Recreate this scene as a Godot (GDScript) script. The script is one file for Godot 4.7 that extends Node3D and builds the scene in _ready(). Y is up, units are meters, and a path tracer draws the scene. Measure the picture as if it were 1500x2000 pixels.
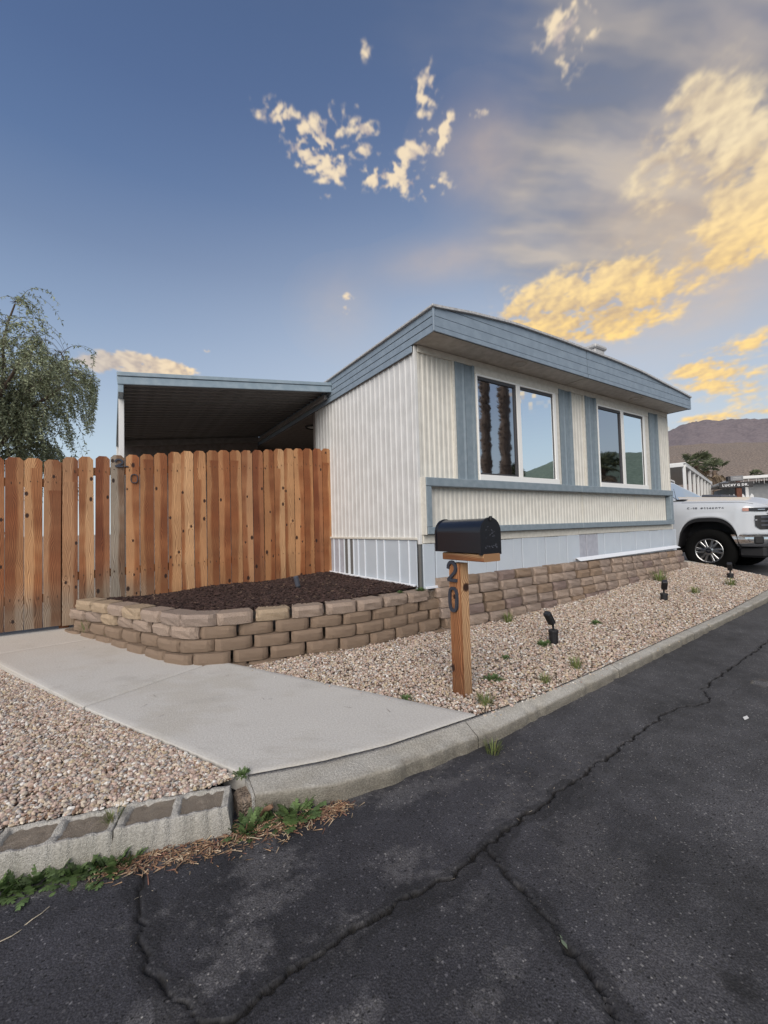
extends Node3D

var rng := RandomNumberGenerator.new()
var used := {}
var M := {}
var n_lo := FastNoiseLite.new()
var n_hi := FastNoiseLite.new()

# ---------------------------------------------------------------- naming
func numbered(called: String, parent: Node) -> String:
	var key := str(parent.get_instance_id()) + called
	var k: int = used.get(key, 0)
	used[key] = k + 1
	return called if k == 0 else "%s_%03d" % [called, k]

func put(called: String, mesh: Mesh, m: Material, parent: Node = self, xf := Transform3D()) -> MeshInstance3D:
	var o := MeshInstance3D.new()
	o.mesh = mesh
	if m: o.material_override = m
	o.transform = xf
	o.name = numbered(called, parent)
	parent.add_child(o, true)
	return o

func thing(called: String, label: String, category: String, at := Vector3.ZERO, group := "") -> Node3D:
	var o := Node3D.new()
	o.position = at
	o.name = numbered(called, self)
	add_child(o, true)
	return tag(o, label, category, group)

func sub(called: String, parent: Node3D, at := Vector3.ZERO) -> Node3D:
	var o := Node3D.new()
	o.position = at
	o.name = numbered(called, parent)
	parent.add_child(o, true)
	return o

func tag(o: Node3D, label: String, category := "", group := "", kind := "") -> Node3D:
	if label: o.set_meta("label", label)
	if category: o.set_meta("category", category)
	if group: o.set_meta("group", group)
	if kind: o.set_meta("kind", kind)
	return o

func copy_of(src: Node3D, at: Vector3, turn: float, label: String) -> Node3D:
	var o: Node3D = src.duplicate()
	o.name = numbered(String(src.name).rstrip("0123456789_"), self)
	add_child(o, true)
	o.position = at
	o.rotation.y = turn
	o.set_meta("label", label)
	return o

# ---------------------------------------------------------------- mesh helpers
func new_st() -> SurfaceTool:
	var st := SurfaceTool.new()
	st.begin(Mesh.PRIMITIVE_TRIANGLES)
	st.set_smooth_group(-1)
	st.set_color(Color.WHITE)
	return st

func done(st: SurfaceTool) -> ArrayMesh:
	st.generate_normals()
	return st.commit()

func tri(st: SurfaceTool, a: Vector3, b: Vector3, c: Vector3) -> void:
	st.add_vertex(a); st.add_vertex(b); st.add_vertex(c)

func quad(st: SurfaceTool, a: Vector3, b: Vector3, c: Vector3, d: Vector3) -> void:
	tri(st, a, b, c); tri(st, a, c, d)

func otri(st: SurfaceTool, a: Vector3, b: Vector3, c: Vector3, mid: Vector3) -> void:
	if (c - a).cross(b - a).dot((a + b + c) / 3.0 - mid) >= 0.0: tri(st, a, b, c)
	else: tri(st, a, c, b)

func oquad(st: SurfaceTool, a: Vector3, b: Vector3, c: Vector3, d: Vector3, mid: Vector3) -> void:
	otri(st, a, b, c, mid); otri(st, a, c, d, mid)

# a box with chamfered edges, centred on the transform
func cbox(st: SurfaceTool, size: Vector3, xf := Transform3D(), bev := 0.004) -> void:
	var h := size * 0.5
	var b: float = min(bev, min(h.x, min(h.y, h.z)) * 0.6)
	var mid := xf.origin
	var P := func(sx: float, sy: float, sz: float, ax: int) -> Vector3:
		var v := Vector3(sx * h.x, sy * h.y, sz * h.z)
		for k in 3:
			if k != ax: v[k] -= sign(v[k]) * b
		return xf * v
	for ax in 3:
		var u := (ax + 1) % 3
		var w := (ax + 2) % 3
		for s in [-1.0, 1.0]:
			var c: Array[Vector3] = []
			for q in [[-1, -1], [1, -1], [1, 1], [-1, 1]]:
				var sg := Vector3.ZERO
				sg[ax] = s; sg[u] = q[0]; sg[w] = q[1]
				c.append(P.call(sg.x, sg.y, sg.z, ax))
			oquad(st, c[0], c[1], c[2], c[3], mid)
			for t in [-1.0, 1.0]:
				var g0 := Vector3.ZERO; g0[ax] = s; g0[u] = t; g0[w] = -1
				var g1 := g0; g1[w] = 1
				oquad(st, P.call(g0.x, g0.y, g0.z, ax), P.call(g1.x, g1.y, g1.z, ax), P.call(g1.x, g1.y, g1.z, u), P.call(g0.x, g0.y, g0.z, u), mid)
	for sx in [-1.0, 1.0]:
		for sy in [-1.0, 1.0]:
			for sz in [-1.0, 1.0]:
				otri(st, P.call(sx, sy, sz, 0), P.call(sx, sy, sz, 1), P.call(sx, sy, sz, 2), mid)

# box given by two corners
func bb(st: SurfaceTool, a: Vector3, b: Vector3, bev := 0.004) -> void:
	cbox(st, (b - a).abs(), Transform3D(Basis(), (a + b) * 0.5), bev)

func box_mesh(a: Vector3, b: Vector3, bev := 0.004) -> ArrayMesh:
	var st := new_st()
	bb(st, a, b, bev)
	return done(st)

# polygon in the xy plane pulled from z0 to z1
func prism(st: SurfaceTool, poly: PackedVector2Array, z0: float, z1: float, xf := Transform3D()) -> void:
	var ix := Geometry2D.triangulate_polygon(poly)
	for k in range(0, ix.size(), 3):
		var a := poly[ix[k]]; var b := poly[ix[k + 1]]; var c := poly[ix[k + 2]]
		var ccw := (b - a).cross(c - a) > 0.0
		for s in 2:
			var z := z1 if s == 0 else z0
			var p := xf * Vector3(a.x, a.y, z); var q := xf * Vector3(b.x, b.y, z); var r := xf * Vector3(c.x, c.y, z)
			if ccw == (s == 0): tri(st, p, r, q)
			else: tri(st, p, q, r)
	var area := 0.0
	for k in poly.size(): area += poly[k].cross(poly[(k + 1) % poly.size()])
	for k in poly.size():
		var a := poly[k]; var b := poly[(k + 1) % poly.size()]
		if area < 0.0:
			var t := a; a = b; b = t
		quad(st, xf * Vector3(a.x, a.y, z0), xf * Vector3(a.x, a.y, z1), xf * Vector3(b.x, b.y, z1), xf * Vector3(b.x, b.y, z0))

func tube(st: SurfaceTool, pts: PackedVector3Array, r0: float, r1: float, seg := 6, caps := true) -> void:
	var rings: Array[PackedVector3Array] = []
	for k in pts.size():
		var d := (pts[min(k + 1, pts.size() - 1)] - pts[max(k - 1, 0)]).normalized()
		var u := d.cross(Vector3.UP if absf(d.y) < 0.9 else Vector3.RIGHT).normalized()
		var w := d.cross(u)
		var r: float = lerp(r0, r1, float(k) / max(1, pts.size() - 1))
		var ring := PackedVector3Array()
		for j in seg: ring.append(pts[k] + (u * cos(TAU * j / seg) + w * sin(TAU * j / seg)) * r)
		rings.append(ring)
	for k in pts.size() - 1:
		for j in seg:
			var i := (j + 1) % seg
			oquad(st, rings[k][j], rings[k][i], rings[k + 1][i], rings[k + 1][j], (pts[k] + pts[k + 1]) * 0.5)
	if caps:
		for e in [0, pts.size() - 1]:
			var o: Vector3 = pts[1] if e == 0 else pts[e - 1]
			for j in seg: otri(st, pts[e], rings[e][j], rings[e][(j + 1) % seg], o)

# profile of (radius, height) pairs turned about the transform's y axis
func lathe(st: SurfaceTool, prof: Array, seg: int, xf := Transform3D()) -> void:
	for j in seg:
		var a := TAU * j / seg; var b := TAU * (j + 1) / seg
		for k in prof.size() - 1:
			var p: Vector2 = prof[k]; var q: Vector2 = prof[k + 1]
			var v0 := Vector3(p.x * cos(a), p.y, p.x * sin(a)); var v1 := Vector3(p.x * cos(b), p.y, p.x * sin(b))
			var v2 := Vector3(q.x * cos(b), q.y, q.x * sin(b)); var v3 := Vector3(q.x * cos(a), q.y, q.x * sin(a))
			if p.x > 1e-6: tri(st, xf * v0, xf * v1, xf * v2)
			if q.x > 1e-6: tri(st, xf * v0, xf * v2, xf * v3)

# a sheet of nx by nz cells; f(i, j) gives each corner; smooth normals
func sheet(nx: int, nz: int, f: Callable, col = null) -> ArrayMesh:
	var v := PackedVector3Array(); v.resize((nx + 1) * (nz + 1))
	var cs := PackedColorArray(); cs.resize(v.size())
	for j in nz + 1:
		for i in nx + 1:
			var k := j * (nx + 1) + i
			v[k] = f.call(i, j)
			cs[k] = col.call(v[k]) if col != null else Color.WHITE
	var n := PackedVector3Array(); n.resize(v.size())
	var ix := PackedInt32Array()
	for j in nz + 1:
		for i in nx + 1:
			var dx := v[j * (nx + 1) + min(i + 1, nx)] - v[j * (nx + 1) + max(i - 1, 0)]
			var dz := v[min(j + 1, nz) * (nx + 1) + i] - v[max(j - 1, 0) * (nx + 1) + i]
			n[j * (nx + 1) + i] = dz.cross(dx).normalized()
			if i < nx and j < nz:
				var a := j * (nx + 1) + i; var b := a + nx + 1
				ix.append_array([a, a + 1, b + 1, a, b + 1, b])
	var arr := []
	arr.resize(Mesh.ARRAY_MAX)
	arr[Mesh.ARRAY_VERTEX] = v; arr[Mesh.ARRAY_NORMAL] = n; arr[Mesh.ARRAY_COLOR] = cs; arr[Mesh.ARRAY_INDEX] = ix
	var mesh := ArrayMesh.new()
	mesh.add_surface_from_arrays(Mesh.PRIMITIVE_TRIANGLES, arr)
	return mesh

func table(t: Array, x: float) -> float:
	if x <= t[0][0]: return t[0][1]
	for k in t.size() - 1:
		if x <= t[k + 1][0]: return lerp(float(t[k][1]), float(t[k + 1][1]), (x - t[k][0]) / (t[k + 1][0] - t[k][0]))
	return t[-1][1]

# ---------------------------------------------------------------- materials
func mat(c: Color, rough := 0.8, metal := 0.0, vcol := false) -> StandardMaterial3D:
	var m := StandardMaterial3D.new()
	m.albedo_color = c.linear_to_srgb()
	m.roughness = rough
	m.metallic = metal
	m.vertex_color_use_as_albedo = vcol
	return m

func noise_tex(freq: float, octaves: int, sd: int, c0: Color, c1: Color, size := 512, contrast := 0.25) -> NoiseTexture2D:
	var n := FastNoiseLite.new()
	n.noise_type = FastNoiseLite.TYPE_SIMPLEX_SMOOTH
	n.seed = sd; n.frequency = freq; n.fractal_octaves = octaves
	var t := NoiseTexture2D.new()
	t.width = size; t.height = size; t.seamless = true; t.noise = n
	var g := Gradient.new()
	g.set_color(0, c0.linear_to_srgb()); g.set_color(1, c1.linear_to_srgb())
	g.set_offset(0, contrast); g.set_offset(1, 1.0 - contrast)
	t.color_ramp = g
	return t

# colour and relief from noise, laid on in world space
func rough_mat(c0: Color, c1: Color, scale: float, rough: float, relief: float, sd: int, freq := 0.02, octaves := 5, vcol := false, world := true, size := 512) -> StandardMaterial3D:
	var m := mat(Color.WHITE, rough, 0.0, vcol)
	m.albedo_texture = noise_tex(freq, octaves, sd, c0, c1, size)
	m.uv1_triplanar = true
	m.uv1_world_triplanar = world
	m.uv1_scale = Vector3.ONE * scale
	if relief > 0.0:
		m.heightmap_enabled = true
		m.heightmap_texture = noise_tex(freq * 2.2, 5, sd + 7, Color.BLACK, Color.WHITE, size, 0.1)
		m.heightmap_scale = relief
	return m

func wood_tex(sd: int, knots: int) -> ImageTexture:
	var w := 96; var h := 1024
	var r := RandomNumberGenerator.new(); r.seed = sd
	var n := FastNoiseLite.new(); n.seed = sd; n.frequency = 1.0; n.fractal_octaves = 3
	var kn: Array = []
	for k in knots: kn.append([r.randf_range(0.14, 0.86), r.randf_range(0.04, 0.97), r.randf_range(0.05, 0.13)])
	var c := r.randf_range(0.25, 0.75)
	var k1 := r.randf_range(11.0, 18.0)
	var heart := r.randf_range(0.25, 0.75); var side := signf(r.randf() - 0.5)
	var data := PackedByteArray(); data.resize(w * h * 3)
	for y in h:
		var v := float(y) / h
		var c_at := c + n.get_noise_2d(3.0, v * 2.2) * 0.35
		var tone := n.get_noise_2d(40.0, v * 3.0) * 0.1
		for x in w:
			var u := float(x) / w
			var s := absf(u - c_at) * k1 + n.get_noise_2d(u * 1.1, v * 1.2) * 2.0
			var dark := 0.0
			for k in kn:
				var du: float = (u - k[0]) * 1.0; var dv: float = (v - k[1]) * 8.0
				var d2: float = (du * du + dv * dv) / (k[2] * k[2])
				if d2 < 12.0:
					s += exp(-d2 * 0.35) * 2.6
					dark = max(dark, 1.0 - smoothstep(0.25, 1.3, d2))
			var g := 0.5 + 0.5 * sin(s * TAU)
			g = pow(g, 2.2)
			var fine := n.get_noise_2d(u * 55.0, v * 9.0) * 0.11
			var lum: float = clamp(0.92 - g * 0.26 + fine + tone, 0.2, 1.0)
			var hw: float = smoothstep(-0.10, 0.10, (u - heart + n.get_noise_2d(9.0, v * 1.3) * 0.30) * side) * (0.75 + 0.5 * n.get_noise_2d(17.0, v * 4.0))
			var col := Color(lum, lum * (0.99 - g * 0.08), lum * (0.97 - g * 0.14)) * Color(1, 1, 1).lerp(Color(0.76, 0.62, 0.52), clampf(hw, 0.0, 1.0))
			col = col.lerp(Color(0.17, 0.10, 0.07), dark * 0.88)
			var o := (y * w + x) * 3
			data[o] = int(col.r * 255); data[o + 1] = int(clamp(col.g, 0, 1) * 255); data[o + 2] = int(clamp(col.b, 0, 1) * 255)
	return ImageTexture.create_from_image(Image.create_from_data(w, h, false, Image.FORMAT_RGB8, data))

func asphalt_tex() -> ImageTexture:
	var w := 1024
	var r := RandomNumberGenerator.new(); r.seed = 5
	var im := Image.create_empty(w, w, false, Image.FORMAT_RGB8)
	var data := PackedByteArray(); data.resize(w * w * 3)
	for k in w * w:
		var g := 0.22 + r.randf() * 0.22
		data[k * 3] = int(g * 255); data[k * 3 + 1] = int(g * 252); data[k * 3 + 2] = int(g * 258 if g < 0.98 else 255)
	im = Image.create_from_data(w, w, false, Image.FORMAT_RGB8, data)
	# small stones showing in the tar
	for k in 24000:
		var x := r.randi() % w; var y := r.randi() % w
		var g := 0.28 + 0.36 * pow(r.randf(), 2.4)
		var s := 1 + r.randi() % 3
		im.fill_rect(Rect2i(x, y, s, 1 + r.randi() % s), Color(g, g * 0.98, g * 0.96))
	for k in 1500:
		var x := r.randi() % w; var y := r.randi() % w
		im.fill_rect(Rect2i(x, y, 2, 2), Color(0.66, 0.65, 0.63))
	for k in 2600:
		var x := r.randi() % w; var y := r.randi() % w
		im.fill_rect(Rect2i(x, y, 2 + r.randi() % 2, 2), Color(0.12, 0.12, 0.125))
	return ImageTexture.create_from_image(im)

func make_materials() -> void:
	M.concrete = rough_mat(Color(0.47, 0.452, 0.42), Color(0.56, 0.545, 0.515), 0.55, 0.92, 0.0, 11, 0.12, 4, true, true, 1024)
	M.concrete.heightmap_enabled = true
	M.concrete.heightmap_texture = noise_tex(0.22, 3, 18, Color.BLACK, Color.WHITE, 1024, 0.1)
	M.concrete.heightmap_scale = 0.10
	M.kerb = rough_mat(Color(0.32, 0.305, 0.275), Color(0.53, 0.51, 0.47), 1.6, 0.95, 0.45, 12, 0.05, 6, true, true, 1024)
	M.asphalt = mat(Color.WHITE, 0.78, 0.0, true)
	M.asphalt.albedo_texture = asphalt_tex()
	M.asphalt.uv1_triplanar = true; M.asphalt.uv1_world_triplanar = true; M.asphalt.uv1_scale = Vector3.ONE * 0.42
	M.asphalt.heightmap_enabled = true
	M.asphalt.heightmap_texture = noise_tex(0.35, 2, 21, Color.BLACK, Color.WHITE, 1024, 0.15)
	M.asphalt.heightmap_scale = 0.22
	M.soil = rough_mat(Color(0.16, 0.12, 0.09), Color(0.34, 0.27, 0.21), 1.6, 1.0, 1.2, 31, 0.05, 5)
	M.cell = rough_mat(Color(0.22, 0.175, 0.135), Color(0.58, 0.50, 0.41), 4.0, 1.0, 1.2, 32, 0.12, 5)
	M.pebble = rough_mat(Color(0.72, 0.70, 0.68), Color(1, 1, 1), 9.0, 0.75, 0.1, 33, 0.03, 4, true)
	M.chip = rough_mat(Color(0.55, 0.5, 0.48), Color(1, 1, 1), 12.0, 0.85, 0.0, 34, 0.03, 4, true)
	M.mulch_base = rough_mat(Color(0.010, 0.006, 0.005), Color(0.05, 0.026, 0.02), 4.0, 1.0, 1.5, 35, 0.06, 5)
	M.siding_front = rough_mat(Color(0.60, 0.58, 0.525), Color(0.67, 0.65, 0.59), 0.5, 0.6, 0.0, 41, 0.02, 5)
	M.siding_side_sky_tint = rough_mat(Color(0.60, 0.60, 0.59), Color(0.67, 0.67, 0.66), 0.45, 0.6, 0.0, 42, 0.015, 5)  # same paint as the front, with cooler sky light mixed into the colour
	M.cream = rough_mat(Color(0.60, 0.575, 0.51), Color(0.67, 0.645, 0.58), 1.2, 0.65, 0.0, 43, 0.02, 5)
	M.blue = rough_mat(Color(0.20, 0.25, 0.285), Color(0.235, 0.285, 0.325), 0.9, 0.5, 0.0, 44, 0.02, 5)
	M.fascia = rough_mat(Color(0.21, 0.265, 0.325), Color(0.245, 0.305, 0.37), 0.6, 0.5, 0.0, 45, 0.02, 5)
	M.skirt = rough_mat(Color(0.485, 0.535, 0.59), Color(0.505, 0.555, 0.61), 0.3, 0.55, 0.0, 46, 0.02, 5)
	M.skirt_dull = rough_mat(Color(0.36, 0.37, 0.42), Color(0.42, 0.43, 0.48), 0.8, 0.6, 0.0, 47, 0.02, 5)
	M.skirt_dark = mat(Color(0.13, 0.13, 0.125), 0.6)
	M.skirt_light = mat(Color(0.66, 0.70, 0.75), 0.5)
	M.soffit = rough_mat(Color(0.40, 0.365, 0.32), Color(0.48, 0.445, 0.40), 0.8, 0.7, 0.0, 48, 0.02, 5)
	M.seam = mat(Color(0.10, 0.115, 0.135), 0.8)
	M.dark_gap = mat(Color(0.02, 0.02, 0.02), 0.9)
	M.vinyl = mat(Color(0.80, 0.80, 0.78), 0.35)
	M.screen_frame = mat(Color(0.05, 0.05, 0.055), 0.5)
	M.flash = mat(Color(0.74, 0.77, 0.82), 0.35)
	M.drip = rough_mat(Color(0.38, 0.38, 0.38), Color(0.55, 0.55, 0.55), 1.5, 0.5, 0.0, 49, 0.03, 4)
	M.pane = mat(Color(0.84, 0.88, 0.91), 0.015, 1.0)
	M.pane_screen = mat(Color(0.45, 0.46, 0.49), 0.025, 1.0)
	var wn := FastNoiseLite.new(); wn.seed = 6; wn.frequency = 0.006; wn.fractal_octaves = 2
	var wt := NoiseTexture2D.new(); wt.width = 256; wt.height = 256; wt.seamless = true; wt.noise = wn; wt.as_normal_map = true; wt.bump_strength = 3.0
	M.pane_screen.normal_enabled = true; M.pane_screen.normal_texture = wt; M.pane_screen.normal_scale = 0.045
	M.pane_screen.uv1_triplanar = true; M.pane_screen.uv1_scale = Vector3(0.9, 2.2, 1)
	M.pan = rough_mat(Color(0.19, 0.18, 0.175), Color(0.24, 0.23, 0.225), 0.8, 0.55, 0.0, 50, 0.02, 4)
	M.gutter = rough_mat(Color(0.25, 0.325, 0.385), Color(0.31, 0.385, 0.44), 0.8, 0.5, 0.0, 51, 0.02, 4)
	M.white = mat(Color(0.72, 0.72, 0.71), 0.5)
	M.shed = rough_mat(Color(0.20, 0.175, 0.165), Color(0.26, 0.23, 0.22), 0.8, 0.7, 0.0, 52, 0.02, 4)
	M.black_gloss = mat(Color(0.006, 0.007, 0.012), 0.28)
	M.black_gloss.clearcoat_enabled = true; M.black_gloss.clearcoat = 0.4; M.black_gloss.clearcoat_roughness = 0.2
	M.black = mat(Color(0.012, 0.012, 0.014), 0.55)
	M.grey_plastic = mat(Color(0.07, 0.075, 0.095), 0.5)
	M.iron = mat(Color(0.05, 0.055, 0.075), 0.45, 0.3)
	M.paint = mat(Color(0.56, 0.59, 0.63), 0.22)
	M.paint.clearcoat_enabled = true; M.paint.clearcoat = 1.0; M.paint.clearcoat_roughness = 0.05
	M.chrome = mat(Color(0.78, 0.79, 0.80), 0.06, 1.0)
	M.alloy = mat(Color(0.50, 0.50, 0.50), 0.25, 1.0)
	M.tyre = mat(Color(0.006, 0.006, 0.006), 0.9); M.tyre.metallic_specular = 0.2
	M.lens = mat(Color(0.03, 0.03, 0.035), 0.06)
	M.amber = mat(Color(0.50, 0.27, 0.22), 0.15)
	M.glass_car = mat(Color(0.60, 0.66, 0.70), 0.03, 1.0)
	M.leaf = mat(Color.WHITE, 0.6, 0.0, true)
	M.leaf.backlight_enabled = true; M.leaf.backlight = Color(0.35, 0.4, 0.2)
	M.bark = rough_mat(Color(0.06, 0.045, 0.035), Color(0.16, 0.12, 0.09), 2.0, 0.95, 1.0, 61, 0.05, 5)
	M.palm_trunk = rough_mat(Color(0.10, 0.07, 0.05), Color(0.22, 0.16, 0.12), 1.5, 0.95, 1.0, 62, 0.06, 4)
	M.straw = mat(Color.WHITE, 0.9, 0.0, true)
	M.sign_black = mat(Color(0.015, 0.012, 0.014), 0.4)
	M.sign_white = mat(Color(0.8, 0.8, 0.8), 0.5)
	M.sign_grey = mat(Color(0.20, 0.20, 0.21), 0.5)
	M.rust_post = rough_mat(Color(0.10, 0.035, 0.02), Color(0.17, 0.065, 0.04), 2.0, 0.8, 0.0, 63)
	M.grey_wall = rough_mat(Color(0.22, 0.23, 0.24), Color(0.27, 0.28, 0.29), 0.6, 0.8, 0.0, 64)
	M.far_hill = rough_mat(Color(0.155, 0.13, 0.14), Color(0.215, 0.18, 0.185), 0.006, 1.0, 0.0, 65, 0.02, 6, true)
	M.near_hill = rough_mat(Color(0.12, 0.095, 0.08), Color(0.33, 0.265, 0.215), 0.035, 1.0, 0.0, 66, 0.03, 6, true)
	M.green_hill = rough_mat(Color(0.07, 0.10, 0.075), Color(0.12, 0.16, 0.12), 0.012, 1.0, 0.0, 67, 0.03, 6, true)
	M.desert = rough_mat(Color(0.24, 0.20, 0.16), Color(0.33, 0.28, 0.23), 0.2, 1.0, 0.0, 68, 0.03, 5)
	M.rust = mat(Color(0.07, 0.04, 0.025), 0.9)
	M.dead_leaf = rough_mat(Color(0.16, 0.085, 0.05), Color(0.30, 0.18, 0.115), 14.0, 0.8, 0.1, 69, 0.03, 4)
	M.leaf_dull = mat(Color(0.14, 0.18, 0.12), 0.7)
	M.wood = []
	for k in 5:
		var m := mat(Color.WHITE, 0.75, 0.0, true)
		m.albedo_texture = wood_tex(100 + k, [1, 3, 2, 6, 2][k])
		M.wood.append(m)
	M.block = []
	var bc := [[Color(0.358, 0.266, 0.206), Color(0.580, 0.453, 0.366)], [Color(0.432, 0.321, 0.212), Color(0.617, 0.478, 0.341)], [Color(0.309, 0.236, 0.193), Color(0.519, 0.405, 0.334)], [Color(0.235, 0.170, 0.149), Color(0.395, 0.296, 0.257)], [Color(0.346, 0.242, 0.167), Color(0.476, 0.344, 0.251)]]
	for k in 5: M.block.append(rough_mat(bc[k][0], bc[k][1], [3.6, 3.4, 3.8, 3.5, 8.0][k], 0.95, 1.1, 70 + k, 0.06, 6))
	M.block_top = rough_mat(Color(0.40, 0.34, 0.28), Color(0.50, 0.435, 0.365), 2.0, 0.95, 0.3, 76, 0.05, 5)

# ---------------------------------------------------------------- sky
var puffs: Array = []
func puff(az: float, el: float, ra: float, rb: float, rot: float, amp: float, kind: int) -> void:
	puffs.append([az, el, 1.0 / ra, 1.0 / rb, cos(deg_to_rad(rot)), sin(deg_to_rad(rot)), amp, kind, cos(deg_to_rad(el)), max(ra, rb) * 2.3])

func sky_color(az: float, el: float, base_n: FastNoiseLite, fib: FastNoiseLite, lo: Array) -> Color:
	var e := deg_to_rad(el); var a := deg_to_rad(az)
	var d := Vector3(cos(e) * sin(a), sin(e), -cos(e) * cos(a))
	var c := Color(table(lo, el), table(lo, el + 1000.0), table(lo, el + 2000.0))
	# the west is paler and warmer near the horizon
	var west := exp(-pow(wrapf(az - 78.0, -180.0, 180.0) / 40.0, 2.0)) * exp(-el / 16.0)
	c = c.lerp(Color(0.72, 0.66, 0.56), west * 0.5)
	# the air is paler above the house than to the north
	var pale := exp(-pow((az - 46.0) / 40.0, 2.0)) * exp(-pow((el - 15.0) / 19.0, 2.0))
	c = c.lerp(Color(0.60, 0.68, 0.80), pale * 0.60)
	var p := Vector2(d.x, d.z) / (d.y + 0.18)
	var m := [0.0, 0.0, 0.0, 0.0, 0.0]
	for q in puffs:
		var de: float = el - q[1]
		if absf(de) > q[9]: continue
		var da: float = wrapf(az - q[0], -180.0, 180.0) * q[8]
		if absf(da) > q[9]: continue
		var x: float = (da * q[4] + de * q[5]) * q[2]
		var y: float = (-da * q[5] + de * q[4]) * q[3]
		var g: float = exp(-(x * x + y * y) * 0.75) * q[6]
		m[q[7]] = m[q[7]] + g * (1.0 - 0.35 * min(m[q[7]], 1.0))
	var tot: float = m[0] + m[1] + m[2] + m[3] + m[4]
	if tot < 0.02: return c
	var warp := Vector2(base_n.get_noise_2d(p.x * 260.0 + 300.0, p.y * 260.0), base_n.get_noise_2d(p.x * 260.0, p.y * 260.0 + 500.0)) * 0.016
	p += warp
	var n := base_n.get_noise_2d(p.x * 560.0, p.y * 560.0)
	var nf := base_n.get_noise_2d(p.x * 1900.0 + 90.0, p.y * 1900.0)
	var ng := base_n.get_noise_2d(p.x * 230.0 + 40.0, p.y * 230.0)
	var nw := base_n.get_noise_2d(p.x * 110.0 + 700.0, p.y * 110.0)
	# soft sunlit veil
	if m[3] > 0.02:
		c = c.lerp(Color(0.78, 0.58, 0.40), clamp(m[3] * (0.72 + 0.35 * nw + 0.2 * n), 0.0, 0.8))
	# grey streaked sheet, its streaks running towards the sunset
	if m[1] > 0.02:
		var s := fib.get_noise_2d(p.x * 120.0 + p.y * 90.0, (p.y - p.x * 0.55) * 620.0)
		var s2 := fib.get_noise_2d(p.x * 60.0 + p.y * 40.0 + 99.0, (p.y - p.x * 0.55) * 240.0)
		var body: float = smoothstep(0.08, 0.85, m[1] * (0.84 + 0.40 * nw + 0.30 * s2))
		var tint: Color = Color(0.235, 0.24, 0.275).lerp(Color(0.60, 0.52, 0.44), clamp(0.30 + nw * 0.7 + s2 * 0.9 + s * 0.45 + 0.22 * m[2], 0.0, 1.0))
		c = c.lerp(tint, body * (0.60 + 0.25 * clamp(s2 + s, -1.0, 1.0)))
	for k in [0, 2, 4]:
		if m[k] < 0.03: continue
		var f := n * 1.15 + nf * 0.42
		if k == 2: f = ng * 0.85 + n * 0.50 + nf * 0.32
		var al: float = smoothstep(0.32, 0.90, m[k] * (0.62 + 1.1 * n + 0.95 * nf)) if k == 0 else smoothstep(0.24, 0.98, m[k] * (0.66 + 1.05 * f))
		if k == 4: al = smoothstep(0.40, 0.70, m[k] * (0.86 + 0.6 * f))
		if al <= 0.001: continue
		var sh := base_n.get_noise_2d((p.x - 0.014) * 560.0, (p.y - 0.006) * 560.0)
		var lit: float = clamp(0.60 + (n - sh) * 1.1 + nf * 0.35 + (0.5 - al) * 0.15 + n * 0.55, 0.0, 1.0)
		if k == 2: lit = clamp(0.58 + (n - sh) * 0.7 + nf * 0.14 + ng * 0.75 + (0.6 - al) * 0.2, 0.0, 1.0)
		var bright := Color(0.95, 0.78, 0.55)
		var dim := Color(0.40, 0.355, 0.385)
		if k == 2:
			var low: float = clamp((35.0 - el) / 12.0, 0.0, 1.0)
			bright = Color(1.0, 0.82, 0.53).lerp(Color(1.18, 0.80, 0.26), low)
			dim = Color(0.45, 0.36, 0.31).lerp(Color(0.62, 0.44, 0.26), low)
		elif k == 4:
			var edge: float = clamp((az + 6.0) / 14.0, 0.0, 1.0)
			bright = Color(0.55, 0.52, 0.52).lerp(Color(1.02, 0.80, 0.52), edge); dim = Color(0.44, 0.42, 0.44).lerp(Color(0.62, 0.49, 0.38), edge)
		c = c.lerp(dim.lerp(bright, lit), al * (0.86 if k == 2 else 0.95))
	return c

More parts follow.
